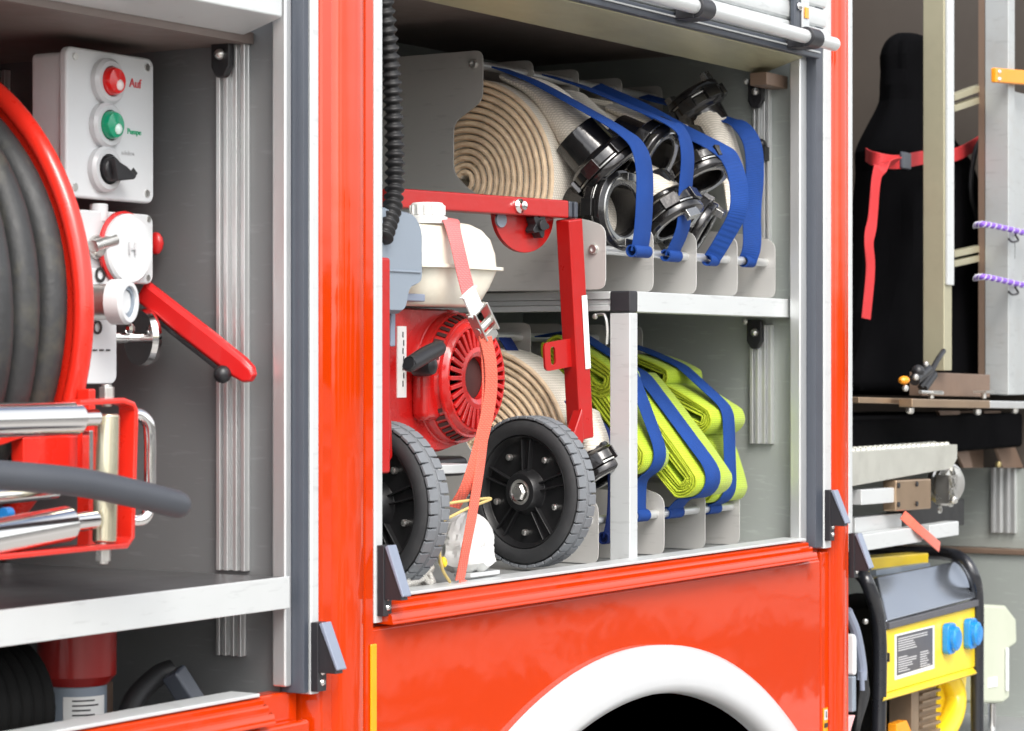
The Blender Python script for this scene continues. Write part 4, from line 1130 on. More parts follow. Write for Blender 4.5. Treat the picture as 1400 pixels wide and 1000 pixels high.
# shroud
SR = 0.100
b = MB()
b.lathe([(0.104, 0.10), (0.104, 0.052), (0.103, 0.047), (0.099, 0.045), (0.099, 0.036), (0.096, 0.032), (0.084, 0.004), (0.081, 0.000), (0.077, 0.0), (0.077, 0.020), (0.075, 0.10)], SF, EY, n=72, closed=True)
for h_, r_ in ((0.030, 0.0965), (0.010, 0.0880)):
    b.lathe([(r_-0.002, h_-0.002), (r_+0.0015, h_-0.0025), (r_+0.0025, h_+0.001), (r_-0.001, h_+0.002)], SF, EY, n=72, closed=True)
blk = [(-0.200, -0.075), (-0.175, -0.104), (-0.02, -0.112), (0.05, -0.095), (0.08, 0.0), (0.05, 0.090), (0.0, 0.104), (-0.17, 0.104), (-0.200, 0.090)]
b.loft([[SF+EX*(x*k)+EZ*(z*k)+EY*y for x, z in fillet(blk, 0.02)] for y, k in ((0.046, 0.97), (0.054, 1.0), (0.16, 1.0))])
sh_ = b.build('shroud', 'engine_red', eng, ang=40)
b = MB(); b.lathe([(0.078, 0.016), (0, 0.016), (0, 0.03), (0.078, 0.03)], SF, EY, n=48); b.build('fan_screen', 'grille_dark', sh_)
b = MB()
NSL = 32
b.lathe([(0.032, 0.0), (0.040, -0.004), (0.047, -0.003), (0.047, 0.004), (0.032, 0.012)], SF, EY, n=48, closed=True)
for k in range(NSL):
    a = 2*math.pi*k/NSL; e = EX*math.cos(a)+EZ*math.sin(a); f = EY.cross(e)
    b.obox(SF+e*0.061+EY*0.001, 0.032, 0.0068, 0.008, e, f, EY)
b.build('recoil_grille', 'engine_red', sh_, bev=0.0012)
b = MB(); b.lathe([(0.039, 0.013), (0.03, 0.012), (0, 0.010), (0, 0.0155), (0.039, 0.0155)], SF, EY, n=36, closed=True); b.build('starter_core', 'grille_dark', sh_)
b = MB()
ax_ = V((0, 0, 0))
for a in list(range(96, 168, 8))+list(range(212, 262, 8))+list(range(40, 88, 8)):
    e = EX*math.cos(R(a))+EZ*math.sin(R(a)); f = EY.cross(e)
    dd = (e*0.0085+EY*0.0198).normalized(); nn = dd.cross(f)
    b.obox(SF+e*0.0925+EY*0.0205, 0.0145, 0.0062, 0.0022, dd, f, nn)
b.build_each('cooling_slot', 'grille_dark', sh_)
b = MB(); b.obox(at(549, 495, 0.0)*0+at(549, 495, 0.075)-EY*0.0, 0.024, 0.0012, 0.105, EX, EY, EZ)
bs = at(549, 495, SF.y+0.0452)
b = MB(); b.obox(bs, 0.024, 0.0016, 0.105, EX, EY, EZ); sk = b.build('info_sticker', 'sticker', sh_)
b = MB()
for k in range(7): b.obox(bs+EX*(0.004 if k % 2 else 0.002)+EZ*(0.04-k*0.012)-EY*0.0013, 0.0022, 0.0006, 0.0085, EX, EY, EZ)
b.build('sticker_text', 'ink_black', sk)
# pull handle
ph = at(581, 486, 0.048)
b = MB(); d = (at(612, 469, 0.048)-at(551, 500, 0.048)).normalized()
n_ = cm([ph-d*0.045, ph-d*0.038-EZ*0.002, ph, ph+d*0.034, ph+d*0.044], 6)
b.tube(n_, [0.006+0.0065*math.sin(math.pi*(0.12+0.76*i/(len(n_)-1)))**0.6 for i in range(len(n_))], n=14); b.build('pull_handle', 'black_plastic', sh_)
q = at(592, 500, 0.075)
b = MB(); b.lathe([(0.016, 0.03), (0.016, 0.008), (0.013, 0.0), (0.005, -0.004), (0, -0.004)], q, EY, n=20); b.build('rope_guide', 'black_plastic', sh_)
# lower crankcase and rope guide housing
b = MB(); b.obox(SF+EX*(-0.086)+EZ*(-0.018)+EY*0.034, 0.05, 0.03, 0.09, EX, EY, EZ); b.build('guide_housing', 'engine_red', sh_, bev=0.012, seg=3)
b = MB(); b.obox(SF-EZ*0.135+EY*0.13-EX*0.05, 0.22, 0.16, 0.03, EX, EY, EZ); b.obox(SF-EZ*0.02+EY*0.24-EX*0.06, 0.2, 0.12, 0.22, EX, EY, EZ); b.build('crankcase', 'black_plastic', eng, bev=0.01)
b = MB(); b.obox(SF+EZ*0.118+EY*0.06-EX*0.07, 0.19, 0.06, 0.022, EX, EY, EZ); b.build('tank_support', 'engine_red', eng, bev=0.005)

# ================================================================== RATCHET STRAP
rs = thing('ratchet_strap', 'coral ratchet strap with metal buckle tied down across the engine', 'strap', tuple(at(630, 795, 0.03)))
yt = 0.022
b = MB(); P = cm([at(613, 299, 0.085), at(617, 306, 0.055), at(625, 335, 0.034), at(634, 375, 0.026), at(641, 402, 0.022)], 8)
b.ribbon(P, CX, 0.029, 0.0025); b.build('webbing', 'strap_pink', rs)
b = MB()
for k, pts in enumerate(([(664, 462, 0.010), (671, 500, 0.006), (670, 545, 0.006), (656, 610, 0.006), (640, 660, 0.010), (621, 694, 0.03)],
                         [(660, 455, 0.018), (664, 490, 0.014), (665, 540, 0.012), (659, 615, 0.006), (648, 690, 0.004), (638, 745, 0.006), (629, 792, 0.020)])):
    P = cm([at(*p_) for p_ in pts], 9); b.ribbon(P, CX if k == 0 else (CX+CYv*0.2).normalized(), 0.026 if k == 0 else 0.024, 0.0025)
P = cm([at(629, 792, 0.02), at(640, 800, 0.03), at(665, 797, 0.05)], 6); b.ribbon(P, EZ, 0.012, 0.0025)
b.build('webbing', 'strap_coral', rs)
b = MB(); q = at(646, 413, 0.018); e1 = (at(652, 425, 0.016)-at(641, 400, 0.02)).normalized(); f1 = (CX-e1*CX.dot(e1)).normalized(); n1 = e1.cross(f1)
b.obox(q, 0.038, 0.030, 0.004, e1, f1, n1); b.obox(q+e1*0.016, 0.003, 0.036, 0.008, e1, f1, n1); b.obox(q-e1*0.016, 0.003, 0.036, 0.008, e1, f1, n1)
for k in (-0.005, 0.003): b.obox(q+e1*k-n1*0.003, 0.003, 0.018, 0.002, e1, f1, n1)
b.build('buckle', 'sticker', rs, bev=0.001)
b = MB(); q = at(660, 440, 0.014); e1 = (at(668, 460, 0.01)-at(650, 422, 0.014)).normalized(); f1 = (CX-e1*CX.dot(e1)).normalized(); n1 = e1.cross(f1)
for s in (-1, 1): b.obox(q+f1*(s*0.015), 0.048, 0.003, 0.020, e1, f1, n1)
b.cyl(q+e1*0.006-f1*0.018, q+e1*0.006+f1*0.018, 0.006, n=14); b.cyl(q-e1*0.020-f1*0.018, q-e1*0.020+f1*0.018, 0.004, n=12); b.obox(q+e1*0.026, 0.016, 0.030, 0.006, e1, f1, n1)
b.build('ratchet', 'zinc', rs, bev=0.001)

# ================================================================== WHITE BAG, TWINE, ROPE
c = at(638, 742, 0.06)
b = MB()
secs = []
NS, NK = 22, 56
for i in range(NS+1):
    t = i/NS; z = c.z-0.043+0.086*t
    w = 0.036*min(1, (0.55+t*3.5))*(1-0.10*t)*(math.sqrt(max(0.02, 1-(max(0, t-0.45)/0.56)**2.6)))
    row = []
    for k in range(NK):
        a = 2*math.pi*k/NK; e = V((math.cos(a), math.sin(a), 0))
        q = w*(1+0.20*noise.noise(e*1.6+V((0, 0, t*2)))+0.13*(0.5-abs(noise.noise(e*3.6+V((0, 0, t*4.5)))))+0.10*(0.4-abs(noise.noise(e*7+V((3, 0, t*9))))))
        row.append(V((c.x+q*math.cos(a)*1.3, c.y+q*math.sin(a), z+0.006*noise.noise(e*2+V((0, 0, t*3))))))
    secs.append(row)
b.loft(secs)
wb = b.build('white_bag', 'bag_white', ang=24); tag(wb, 'crumpled white plastic bag between the two black cart wheels', 'bag')
b = MB(); b.tube(cm([at(594, 692, 0.03), at(630, 686, 0.008), at(671, 682, 0.015), at(640, 695, 0.006), at(606, 712, 0.008)], 8), 0.0022, n=8)
b.tube(cm([at(606, 712, 0.008), at(600, 735, 0.008), at(604, 775, 0.01), at(615, 796, 0.02)], 8), 0.0022, n=8)
o = b.build('twine', 'twine'); tag(o, 'yellowish twine strung across the white bag', 'twine')
rp = MB(); rnd = random.Random(3)
pts = []
for k in range(26):
    u = 560+rnd.uniform(-6, 34); y = 792+rnd.uniform(-14, 10)-(u-560)*0.12; pts.append(at(u, y, 0.05+rnd.uniform(-0.012, 0.014)))
rp.tube(cm(pts, 6), 0.0042, n=8)
o = rp.build('rope_bundle', 'rope_white'); tag(o, 'tangle of white rope at the foot of the left cart wheel', 'rope')
b = MB(); b.lathe([(0.004, 0), (0.008, 0.003), (0.008, 0.009), (0.004, 0.012)], at(600, 770, 0.03), V((0.4, -1, 0.2)), n=16, closed=True)
o = b.build('yellow_ring', 'yellow', bev=0.001); tag(o, 'small yellow ring beside the white bag', 'ring')
b = MB(); b.box(*[v for v in (at(636, 795, 0.04).x, at(676, 789, 0.04).x)], 0.03, 0.06, 1.2385, 1.2445); o = b.build('hook_plate', 'alu_bright', bev=0.001); tag(o, 'flat white metal hook plate lying on the sill below the strap', 'hook')

# ================================================================== CORRUGATED HOSE
P = cm([at(519, -60, 0.035), at(525, 0, 0.035), at(533, 80, 0.04), at(538, 160, 0.045), at(540, 230, 0.045), at(537, 280, 0.04), at(524, 326, 0.03)], 60)
# resample evenly, then corrugate
Ln = [0]
for i in range(1, len(P)): Ln.append(Ln[-1]+(P[i]-P[i-1]).length)
tot = Ln[-1]; M = 300; Q = []; j = 0
for i in range(M+1):
    s = tot*i/M
    while j < len(P)-2 and Ln[j+1] < s: j += 1
    f = (s-Ln[j])/max(1e-9, Ln[j+1]-Ln[j]); Q.append(P[j].lerp(P[j+1], f))
b = MB(); b.tube(Q, [0.0122+0.0024*math.sin(2*math.pi*(tot*i/M)/0.0125+0.6*math.sin(i*0.05)) for i in range(M+1)], n=18)
o = b.build('corrugated_hose', 'black_rubber', ang=80); tag(o, 'black corrugated exhaust hose hanging down beside the left door post', 'hose')

# ================================================================== RIGHT COMPARTMENT CONTENT
def bar(b, u0, y0, Y0, u1, y1, Y1, w, t, wd=EZ):
    p0, p1 = at(u0, y0, Y0), at(u1, y1, Y1); d = (p1-p0).normalized(); z = (wd-d*wd.dot(d)).normalized(); x = d.cross(z)
    b.obox((p0+p1)/2, (p1-p0).length, w, t, d, z, x)
# swing-out rack
rk = thing('swing_rack', 'grey aluminium swing-out equipment rack with spotted front post', 'equipment rack', tuple(at(1330, 545, 0.08)))
pA = at(1291, 500, 0.06)
zA = at(1291, 507, 0.06).z
b = MB(); b.box(pA.x, pA.x+0.044, 0.06, 0.108, zA, 2.6); b.build('upright', 'frame_olive', rk, bev=0.002)
b = MB(); zA2 = at(1297, 390, 0.06).z; b.box(pA.x+0.004, pA.x+0.04, 0.0535, 0.0595, zA2, 2.6); b.build('cover_strip', 'alu_bright', rk, bev=0.001)
pB = at(1379, 500, 0.06); zB = at(1379, 540, 0.06).z
b = MB(); b.box(pB.x, pB.x+0.040, 0.06, 0.116, zB, 2.6); b.build('upright', 'frame_alu', rk, bev=0.002)
b = MB(); b.box(pB.x+0.002, pB.x+0.03, 0.1165, 0.132, zB, 2.6); b.build('back_flange', 'brown_steel', rk)
z0_, z1_ = at(1395, 540, 0.09).z, at(1395, 128, 0.09).z
b = MB(); b.box(pB.x+0.042, pB.x+0.40, 0.085, 0.10, z0_, z1_); pn = b.build('panel', 'frame_alu', rk, bev=0.002)
b = MB(); b.box(pB.x+0.044, pB.x+0.1, 0.0815, 0.0845, at(1395, 355, 0.085).z, at(1395, 330, 0.085).z); b.build('panel_slot', 'dark_void', pn)
b = MB(); bar(b, 1252, 525, 0.10, 1345, 528, 0.10, 0.05, 0.03); b.build('lower_rail', 'brown_steel', rk, bev=0.002)
b = MB()
for (y0_, y1_) in ((134, 119), (149, 135), (348, 339), (361, 352)):
    bar(b, 1300, y0_, 0.14, 1342, y1_, 0.14, 0.014, 0.02)
b.build_each('cross_slat', 'frame_olive', rk, bev=0.001)
# orange bracket
b = MB(); bar(b, 1358, 103, 0.045, 1420, 108, 0.045, 0.032, 0.012); ob = b.build('orange_bracket', 'orange', bev=0.003)
tag(ob, 'orange bracket bar bolted across the spotted aluminium post', 'bracket')
b = MB()
for y in (98, 108): b.ball(at(1366, y, 0.038), 0.005, n=10)
b.build_each('bolt', 'chrome', ob)
for y, lab in ((312, 'upper purple bungee cord stretched round the aluminium post'), (384, 'lower purple bungee cord stretched round the aluminium post')):
    b = MB(); P = cm([at(1334, y-4, 0.07), at(1347, y-5, 0.045), at(1372, y, 0.042), at(1398, y+6, 0.045), at(1415, y+8, 0.05)], 10)
    b.tube(P, 0.0062, n=12)
    o = b.build('bungee_cord', 'bungee'); tag(o, lab, 'bungee cord', 'purple bungee cords')
    k = MB()
    for q in range(0, len(P)-2, 3): 
        d = (P[q+1]-P[q]).normalized(); x_, y_ = perp(d)
        k.tube([P[q]+d*(0.004*math.sin(t))+x_*(0.0066*math.cos(t))+y_*(0.0066*math.sin(t)) for t in [2*math.pi*i/12 for i in range(12)]], 0.0012, n=5, loop=True)
    k.build('cord_fleck', 'white_paint', o)['kind'] = 'stuff'
    k = MB(); k.tube(cm([at(1388, y+9, 0.04), at(1392, y+17, 0.04), at(1384, y+19, 0.04), at(1379, y+15, 0.04)], 6), 0.0025, n=8); k.build('hook', 'black_plastic', o)

# hanging black bag
b = MB(); secs = []
rows = [(46, 1236, 1250), (50, 1227, 1258), (60, 1222, 1264), (80, 1219, 1268), (100, 1221, 1268), (122, 1217, 1270), (142, 1219, 1272), (165, 1209, 1275), (190, 1200, 1280), (215, 1194, 1296), (240, 1201, 1302), (280, 1198, 1310), (330, 1199, 1316), (380, 1194, 1330), (430, 1186, 1338), (480, 1172, 1338), (525, 1163, 1340), (542, 1162, 1332)]
for i, (y, u0, u1) in enumerate(rows):
    p0, p1 = at(u0, y, 0.30), at(u1, y, 0.30); c = (p0+p1)/2; hw = (p1-p0).length/2
    row = []
    for k in range(32):
        a = 2*math.pi*k/32; q = 1+0.08*math.sin(5*a+i*0.6)*(0.3+0.04*i)+0.16*noise.noise(V((math.cos(a)*2.4, math.sin(a)*2.4, i*0.45)))
        row.append(V((c.x+hw*math.cos(a)*q, c.y+min(0.13, hw*0.5)*math.sin(a)*q, c.z)))
    secs.append(row)
b.loft(secs); o = b.build('equipment_bag', 'black_cloth', sub=1); tag(o, 'tall black cloth equipment bag hanging behind the aluminium uprights', 'bag')
hs = thing('red_harness_strap', 'red webbing strap with dark buckle round the black bag, one end dangling', 'strap', tuple(at(1190, 440, 0.2)))
b = MB(); P = cm([at(1184, 212, 0.26), at(1194, 217, 0.20), at(1225, 222, 0.165), at(1262, 216, 0.165), at(1305, 212, 0.17), at(1330, 200, 0.2), at(1342, 192, 0.24)], 8); b.ribbon(P, EZ, 0.030, 0.003)
P = cm([at(1226, 221, 0.160), at(1206, 228, 0.16), at(1198, 245, 0.162), at(1193, 300, 0.165), at(1188, 330, 0.165), at(1190, 370, 0.165), at(1184, 436, 0.17)], 8); b.ribbon(P, V((0.8, -0.2, 0.3)), 0.030, 0.003)
b.build('webbing', 'webbing_red', hs)
b = MB(); p = at(1238, 220, 0.158); b.obox(p, 0.050, 0.008, 0.036); b.build('buckle', 'seal', hs, bev=0.003)
b = MB(); P = cm([at(1342, 190, 0.2), at(1334, 205, 0.17), at(1328, 240, 0.17), at(1328, 270, 0.17), at(1336, 300, 0.17)], 8); b.tube(P, 0.006, n=10)
o = b.build('cable_loop', 'black_rubber'); tag(o, 'thin black cable looping between the two aluminium uprights', 'cable')
# fittings at foot of upright
fit = thing('hose_fitting', 'cluster of dark fittings with an amber tip at the foot of the olive upright', 'fitting', tuple(at(1260, 538, 0.06)))
b = MB(); b.ball(at(1255, 508, 0.05), 0.014, n=12); b.cyl(at(1250, 520, 0.05), at(1268, 505, 0.05), 0.012); b.tube(cm([at(1258, 530, 0.05), at(1272, 510, 0.045), at(1282, 492, 0.045), at(1290, 480, 0.05)], 6), 0.006, n=10); b.cyl(at(1262, 532, 0.05), at(1276, 512, 0.05), 0.010)
b.build('fitting_body', 'black_plastic', fit, bev=0.001)
b = MB(); b.ball(at(1236, 520, 0.045), 0.011, n=12, sc=(1.4, 1, 0.8)); b.build('amber_tip', 'orange', fit)
b = MB(); b.ball(at(1252, 516, 0.035), 0.007, n=10); b.ball(at(1238, 531, 0.04), 0.007, n=10); b.ball(at(1266, 498, 0.04), 0.006, n=10); b.cyl(at(1258, 536, 0.04), at(1288, 538, 0.04), 0.004); b.build_each('metal_nut', 'zinc', fit)
# slide rails under the rack
sr = thing('slide_rail', 'bronze slide rail with bolts carrying the equipment rack', 'slide rail', tuple(at(1280, 560, 0.06)))
b = MB(); bar(b, 1165, 547, 0.09, 1245, 549, 0.09, 0.012, 0.03); bar(b, 1238, 551, 0.05, 1345, 553, 0.05, 0.017, 0.03); b.build_each('rail', 'copper_bar', sr, bev=0.002)
b = MB(); bar(b, 1345, 553, 0.05, 1395, 554, 0.05, 0.016, 0.03); b.build('rail', 'alu', sr, bev=0.002)
b = MB()
for u, y in ((1244, 561), (1336, 563), (1387, 561)): b.lathe([(0.009, 0), (0.009, 0.008), (0.005, 0.012), (0, 0.012)], at(u, y-3, 0.05), -EZ, n=12)
for u in (1273, 1345): b.cyl(at(u, 545, 0.05), at(u, 536, 0.05), 0.006, n=10); b.obox(at(u, 536, 0.05), 0.05, 0.03, 0.005)
b.build_each('bolt', 'zinc', sr)
b = MB()
for pts in ([(1283, 562), (1312, 562), (1330, 640), (1318, 640)], [(1345, 562), (1368, 562), (1400, 640), (1372, 640)], [(1312, 562), (1345, 562), (1345, 640), (1330, 640)]):
    b.prism([at(u, y, 0.16 if pts[0][0] != 1312 else 0.22) for u, y in pts], (0, 0.008, 0))
b.build_each('gusset', 'brown_steel', sr, bev=0.001)
bolt = MB(); bolt.ball(at(1365, 635, 0.14), 0.008, n=10); bolt.build('gusset_bolt', 'brass', sr)
b = MB(); pz = at(1300, 575, 0.3); b.box(4.63, pz.x, 0.12, 0.5, pz.z-0.06, pz.z+0.02); o = b.build('equipment_case', 'black_cloth', bev=0.01); tag(o, 'black case lying in the gap above the perforated step', 'case')

# perforated step
stp = thing('step_board', 'pale folding step with perforated anti-slip top', 'step', tuple(at(1240, 655, 0.05)))
zT = at(1308, 608, 0.05).z; zBt = at(1308, 640, 0.05).z; xE = at(1309, 620, 0.05).x
b = MB(); b.loft([[V((x, 0.05, zz)) for zz in (zT, zBt0)] + [V((x, 0.056, zBt0)), V((x, 0.056, zT-0.003)), V((x, 0.24, zT-0.003)), V((x, 0.24, zT))] for x, zBt0 in ((4.55, zBt-0.022), (xE-0.03, zBt), (xE, zBt+0.02))])
o = b.build('board', 'tread_plate', stp, bev=0.002)
b = MB()
for i in range(26):
    for j in range(5):
        x = 4.60+i*0.026+(0.013 if j % 2 else 0); y = 0.066+j*0.034
        if x < xE-0.01: b.lathe([(0.005, 0.0), (0.0075, 0.0), (0.006, 0.005), (0.0045, 0.006)], (x, y, zT), EZ, n=8, closed=True)
nb = b.build('anti_slip_stud', 'tread_plate', stp)
b = MB(); bar(b, 1165, 680, 0.07, 1222, 676, 0.07, 0.030, 0.04); b.build('arm', 'alu_bright', stp, bev=0.002)
b = MB(); bar(b, 1216, 678, 0.06, 1264, 675, 0.06, 0.062, 0.03); cl_ = b.build('clamp_plate', 'copper_bar', stp, bev=0.003)
b = MB()
for u, y in ((1229, 664), (1254, 662), (1229, 690), (1254, 689)): b.cyl(at(u, y, 0.043)-EY*0.001, at(u, y, 0.043)+EY*0.006, 0.0055, n=10)
b.build_each('screw', 'black_plastic', cl_)
cg = at(1298, 662, 0.07)
ga = V((-0.35, -1, 0)).normalized()
b = MB(); b.lathe([(0.048, 0.03), (0.048, 0.018), (0.043, 0.016), (0.043, 0.006), (0.038, 0.003), (0.034, -0.004), (0.018, -0.006), (0.016, -0.012), (0.0, -0.012), (0, 0.03)], cg+EX*0.02, -ga, n=40)
b.obox(cg-EX*0.015-EZ*0.01, 0.05, 0.03, 0.06); b.build('hinge_drum', 'zinc', stp, bev=0.002)
b = MB()
for k in range(9): 
    p = cg-EX*0.03+V((-0.012+0.008*math.sin(k*2.1), -0.02, 0.03-k*0.0085)); b.lathe([(0.004, 0), (0.008, 0), (0.008, 0.006), (0.004, 0.006)], p, -EY, n=10, closed=True)
b.ball(at(1304, 684, 0.04), 0.009, n=10); b.lathe([(0.005, 0), (0.008, 0), (0.008, 0.004), (0.005, 0.004)], at(1284, 697, 0.05), -EY, n=12, closed=True)
b.build_each('chain_link', 'zinc', stp)
# ladder rails
ld_ = thing('ladder_rail', 'two pale square aluminium rails stacked beneath the step hinge', 'ladder', tuple(at(1230, 750, 0.06)))
b = MB(); bar(b, 1160, 719, 0.09, 1224, 712, 0.09, 0.032, 0.03); b.build_each('rail', 'alu_bright', ld_, bev=0.002)
b = MB(); bar(b, 1160, 744, 0.05, 1252, 730, 0.05, 0.032, 0.03); bar(b, 1262, 728, 0.06, 1302, 722, 0.06, 0.030, 0.03); b.build_each('rail', 'alu_bright', ld_, bev=0.002)
b = MB(); bar(b, 1224, 712, 0.09, 1236, 711, 0.09, 0.036, 0.035); bar(b, 1220, 705, 0.2, 1310, 700, 0.2, 0.06, 0.03); b.build_each('end_cap', 'black_plastic', ld_, bev=0.002)
b = MB(); P = cm([at(1234, 704, 0.05), at(1252, 720, 0.03), at(1268, 734, 0.025), at(1284, 748, 0.03)], 6); b.ribbon(P, V((0.5, 0, 1)), 0.022, 0.003)
o = b.build('red_tie_strap', 'strap_coral'); tag(o, 'short coral tie strap hanging over the ends of the aluminium rails', 'strap')

# ---- generator
gen = thing('generator', 'yellow portable generator with black tube frame and two blue sockets', 'generator', tuple(at(1270, 1040, 0.12)))
YN = 0.06
def G(u, y, Y=YN): return at(u, y, Y)
b = MB()
tr = 0.0145
P = cm([G(1200, 1060), G(1203, 900), G(1199, 840), G(1190, 808), G(1178, 786, YN+0.02), G(1150, 768, YN+0.12)], 8); b.tube(P, tr, n=14)
P = cm([G(1336, 1060), G(1336, 900), G(1336, 820), G(1330, 786), G(1314, 764, YN+0.03), G(1285, 757, YN+0.10), G(1220, 755, YN+0.24), G(1160, 752, YN+0.36)], 8); b.tube(P, tr, n=14)
P = [G(1140, 1060, YN+0.14), G(1140, 770, YN+0.14)]; b.tube(P, tr, n=12)
b.build_each('tube_frame', 'gloss_black', gen)
b = MB(); pts = [G(1199, 788, YN+0.06), G(1307, 767, YN+0.06), G(1344, 815, YN-0.004), G(1213, 850, YN-0.004)]
b.prism(pts, (0, 0.012, -0.006)); b.build('cover_panel', 'gen_silver', gen, bev=0.004)
b = MB(); bar(b, 1213, 856, YN-0.002, 1340, 823, YN-0.002, 0.014, 0.012); b.build('cover_edge', 'label_dark', gen, bev=0.002)
pts = [G(1210, 862), G(1333, 830), G(1333, 912), G(1210, 948)]
b = MB(); b.prism(pts, (0, 0.012, 0)); pn = b.build('control_panel', 'yellow', gen, bev=0.002)
b = MB(); b.prism([G(1208, 948, YN+0.004), G(1330, 912, YN+0.004), G(1336, 920, YN-0.022), G(1208, 957, YN-0.022)], (0, 0.003, -0.004)); b.build('panel_lip', 'yellow', gen, bev=0.001)
pts = [G(1223, 868, YN-0.0005), G(1277, 855, YN-0.0005), G(1277, 914, YN-0.0005), G(1223, 930, YN-0.0005)]
b = MB(); b.prism(pts, (0, -0.0008, 0)); lb = b.build('rating_label', 'sticker', pn)
pts = [G(1226, 870, YN-0.0015), G(1275, 858, YN-0.0015), G(1275, 909, YN-0.0015), G(1226, 924, YN-0.0015)]
b = MB(); b.prism(pts, (0, -0.0006, 0)); b.build('label_field', 'label_dark', lb)
b = MB(); rnd = random.Random(5)
for k in range(15):
    v_ = 874+k*3.2
    l0, l1 = 1228, 1228+(rnd.uniform(12, 26) if k > 1 else 40)
    sl_ = -12/49
    if 6 <= k <= 7: continue
    b.prism([G(l0, v_+(l0-1226)*sl_, YN-0.0024), G(l1, v_+(l1-1226)*sl_, YN-0.0024), G(l1, v_+1.3+(l1-1226)*sl_, YN-0.0024), G(l0, v_+1.3+(l0-1226)*sl_, YN-0.0024)], (0, -0.0004, 0))
    if k > 7:
        l0, l1 = 1258, 1258+rnd.uniform(8, 14)
        b.prism([G(l0, v_+(l0-1226)*sl_, YN-0.0024), G(l1, v_+(l1-1226)*sl_, YN-0.0024), G(l1, v_+1.3+(l1-1226)*sl_, YN-0.0024), G(l0, v_+1.3+(l0-1226)*sl_, YN-0.0024)], (0, -0.0004, 0))
b.build('label_text', 'label_text', lb)
for u, y in ((1293, 873), (1322, 866)):
    p = G(u, y)
    b = MB(); b.prism(rrect(p, 0.046, 0.066, 0.012, EX, EZ), (0, -0.016, 0)); b.prism(rrect(p+EX*0.004, 0.040, 0.052, 0.018, EX, EZ)[:], (0, -0.026, 0))
    s_ = b.build('socket', 'blue_plastic', pn, bev=0.004, seg=3)
    b = MB(); b.lathe([(0.021, -0.024), (0.023, 0.006), (0.019, 0.010), (0, 0.011)], p-EY*0.018+EX*0.004, -EY, n=24); b.build('socket_lid', 'blue_plastic', s_)
b = MB()
for u, y in ((1214, 899), (1306, 870)): b.obox(G(u, y, YN-0.003), 0.006, 0.006, 0.018)
b.build_each('panel_catch', 'black_plastic', pn)
# engine under the panel
b = MB(); p = G(1256, 968, YN+0.05)
for k in range(6): 
    z = p.z+0.035-k*0.017; b.obox((p.x, p.y, z), 0.10, 0.06, 0.006)
b.obox(p+EY*0.006, 0.092, 0.054, 0.12); b.obox(p-EX*0.08, 0.04, 0.05, 0.10)
b.build('cooling_fins', 'engine_cast', gen, bev=0.001)
b = MB(); P = cm([G(1296, 922, YN+0.04), G(1306, 950, YN+0.035), G(1302, 980, YN+0.03), G(1286, 1008, YN+0.03), G(1268, 1030, YN+0.03)], 8); b.tube(P, 0.024, n=20)
p = G(1296, 975, YN+0.08)
b.prism([G(1284, 935, YN+0.05), G(1322, 922, YN+0.05), G(1318, 960, YN+0.05), G(1306, 995, YN+0.05), G(1290, 1030, YN+0.05), G(1260, 1030, YN+0.05), G(1276, 990, YN+0.05)], (0, 0.02, 0))
b.build('fan_housing', 'yellow', gen, bev=0.006)
b = MB(); b.prism([G(1226, 990, YN+0.01), G(1240, 985, YN+0.01), G(1255, 1020, YN+0.01), G(1226, 1020, YN+0.01)], (0, 0.02, 0)); b.build('yellow_bracket', 'orange', gen, bev=0.002)
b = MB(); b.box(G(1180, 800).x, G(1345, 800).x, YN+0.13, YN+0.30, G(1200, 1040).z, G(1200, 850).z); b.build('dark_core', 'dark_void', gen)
b = MB(); bar(b, 1172, 772, 0.17, 1255, 765, 0.17, 0.030, 0.05); b.build('fuel_tank', 'yellow', gen, bev=0.003)
b = MB(); bar(b, 1186, 783, 0.15, 1260, 773, 0.15, 0.012, 0.04); b.build('tank_strip', 'airbox', gen, bev=0.001)
b = MB(); b.ball(G(1183, 850, 0.05), 0.006, n=10); b.build('bolt', 'zinc', gen)
# cables left of it
b = MB()
for k in range(6): b.tube(cm([G(1172+k*2, 860+k*14, 0.03), G(1180+k, 900+k*10, 0.025), G(1176-k*0.5, 950+k*8, 0.03), G(1168, 1020, 0.04)], 6), 0.006, n=8)
o = b.build('cable_bundle', 'black_rubber'); tag(o, 'bundle of black cables hanging left of the yellow generator', 'cable')
b = MB(); b.tube(cm([G(1158, 835, 0.02), G(1170, 865, 0.015), G(1178, 910, 0.015), G(1178, 930, 0.015)], 6), 0.010, n=10); b.cyl(G(1178, 918, 0.012), G(1179, 944, 0.012), 0.005)
o = b.build('grey_plug_cable', 'latch_grey'); tag(o, 'grey cable with plug end beside the white connector box', 'cable')
cb = thing('connector_box', 'white connector box with grey foot at the pillar beside the generator', 'box', tuple(G(1160, 965, 0.01)))
b = MB(); b.box(4.632, G(1168, 900, 0.012).x, 0.012, 0.07, G(1165, 925, 0.012).z, G(1165, 868, 0.012).z); b.build('housing', 'white_plastic', cb, bev=0.005)
b = MB(); b.box(4.632, G(1166, 900, 0.014).x, 0.014, 0.06, G(1165, 975, 0.012).z, G(1165, 926, 0.012).z); b.build('foot', 'airbox', cb, bev=0.003)
b = MB(); b.prism([G(1154, 982, 0.01), G(1170, 978, 0.01), G(1166, 990, 0.01), G(1160, 1012, 0.01), G(1150, 1012, 0.01)], (0, 0.03, 0)); o = b.build('pink_cloth', 'pale_pink', bev=0.002); tag(o, 'scrap of pink cloth at the bottom beside the pillar', 'cloth')
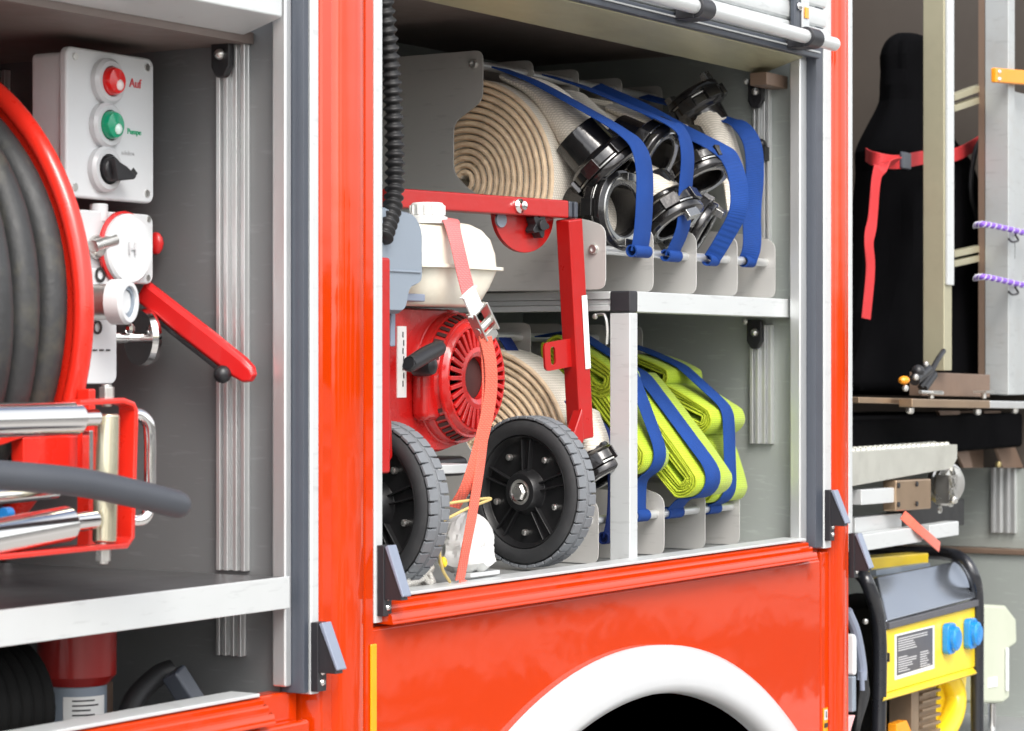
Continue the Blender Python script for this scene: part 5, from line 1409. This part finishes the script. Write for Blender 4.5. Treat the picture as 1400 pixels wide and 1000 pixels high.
# grey-green box on the wall
gb = thing('wall_box', 'grey-green plastic case hanging on the wall right of the generator', 'case', tuple(at(1370, 960, 0.22)))
YW = 0.10
p = [at(u, y, YW) for u, y in ((1340, 826), (1376, 828), (1390, 846), (1391, 880), (1380, 888), (1381, 955), (1372, 962), (1340, 962))]
b = MB(); b.prism(p, (0, 0.05, 0)); b.build('case_body', 'greygreen', gb, bev=0.008, seg=3)
b = MB(); bar(b, 1377, 886, YW-0.004, 1377, 945, YW-0.004, 0.012, 0.006, EX); b.build('handle', 'white_plastic', gb, bev=0.002)
b = MB(); bar(b, 1351, 934, YW-0.001, 1363, 932, YW-0.001, 0.022, 0.002); b.build('label', 'sticker', gb)
b = MB(); b.cyl(at(1356, 962, YW+0.02), at(1356, 1020, YW+0.02), 0.009); b.build('pipe', 'chrome', gb)

# ================================================================== CAMERA, LIGHT, WORLD
cd = bpy.data.cameras.new('camera'); cam = bpy.data.objects.new('camera', cd); COL.objects.link(cam)
cam.location = CAM; cam.rotation_euler = (R(90), 0, R(31-90))
cd.sensor_width = 36; cd.lens = 36*F/1400; cd.clip_start = 0.05; cd.clip_end = 1000
cd.dof.use_dof = True; cd.dof.focus_distance = 4.05; cd.dof.aperture_fstop = 9.0
SC.camera = cam

w = bpy.data.worlds.new('World'); SC.world = w; w.use_nodes = True
nt = w.node_tree; bg = nt.nodes['Background']
sky = nt.nodes.new('ShaderNodeTexSky'); sky.sky_type = 'NISHITA'; sky.sun_disc = False
SUN_EL = 46
dirv = V((-0.85, -1.0, 0)).normalized()
az = math.atan2(dirv.x, dirv.y)
sky.sun_elevation = R(SUN_EL); sky.sun_rotation = az; sky.dust_density = 3.0; sky.ozone_density = 0.6
# broken white cloud over the clear sky
tcw = nt.nodes.new('ShaderNodeTexCoord'); nz = nt.nodes.new('ShaderNodeTexNoise'); nz.inputs['Scale'].default_value = 2.2; nz.inputs['Detail'].default_value = 7
nt.links.new(tcw.outputs['Generated'], nz.inputs['Vector'])
rw = nt.nodes.new('ShaderNodeValToRGB'); rw.color_ramp.elements[0].position = 0.36; rw.color_ramp.elements[1].position = 0.58
nt.links.new(nz.outputs['Fac'], rw.inputs['Fac'])
hs_ = nt.nodes.new('ShaderNodeHueSaturation'); hs_.inputs['Saturation'].default_value = 0.12; hs_.inputs['Value'].default_value = 2.3
nt.links.new(sky.outputs['Color'], hs_.inputs['Color'])
mxw = nt.nodes.new('ShaderNodeMix'); mxw.data_type = 'RGBA'
nt.links.new(rw.outputs['Color'], mxw.inputs['Factor']); nt.links.new(sky.outputs['Color'], mxw.inputs['A']); nt.links.new(hs_.outputs['Color'], mxw.inputs['B'])
nt.links.new(mxw.outputs['Result'], bg.inputs['Color']); bg.inputs['Strength'].default_value = 0.15
sd_ = bpy.data.lights.new('sun', 'SUN'); sun = bpy.data.objects.new('sun', sd_); COL.objects.link(sun)
sd_.energy = 1.5; sd_.angle = R(24); sd_.color = (1.0, 0.95, 0.88)
e = R(SUN_EL); sv = V((dirv.x*math.cos(e), dirv.y*math.cos(e), math.sin(e)))
sun.rotation_euler = (-sv).to_track_quat('-Z', 'Y').to_euler()
SC.view_settings.view_transform = 'Standard'; SC.view_settings.look = 'None'; SC.view_settings.gamma = 1.0
SC.view_settings.exposure = 0.30
SC.render.resolution_x = 1024; SC.render.resolution_y = 731
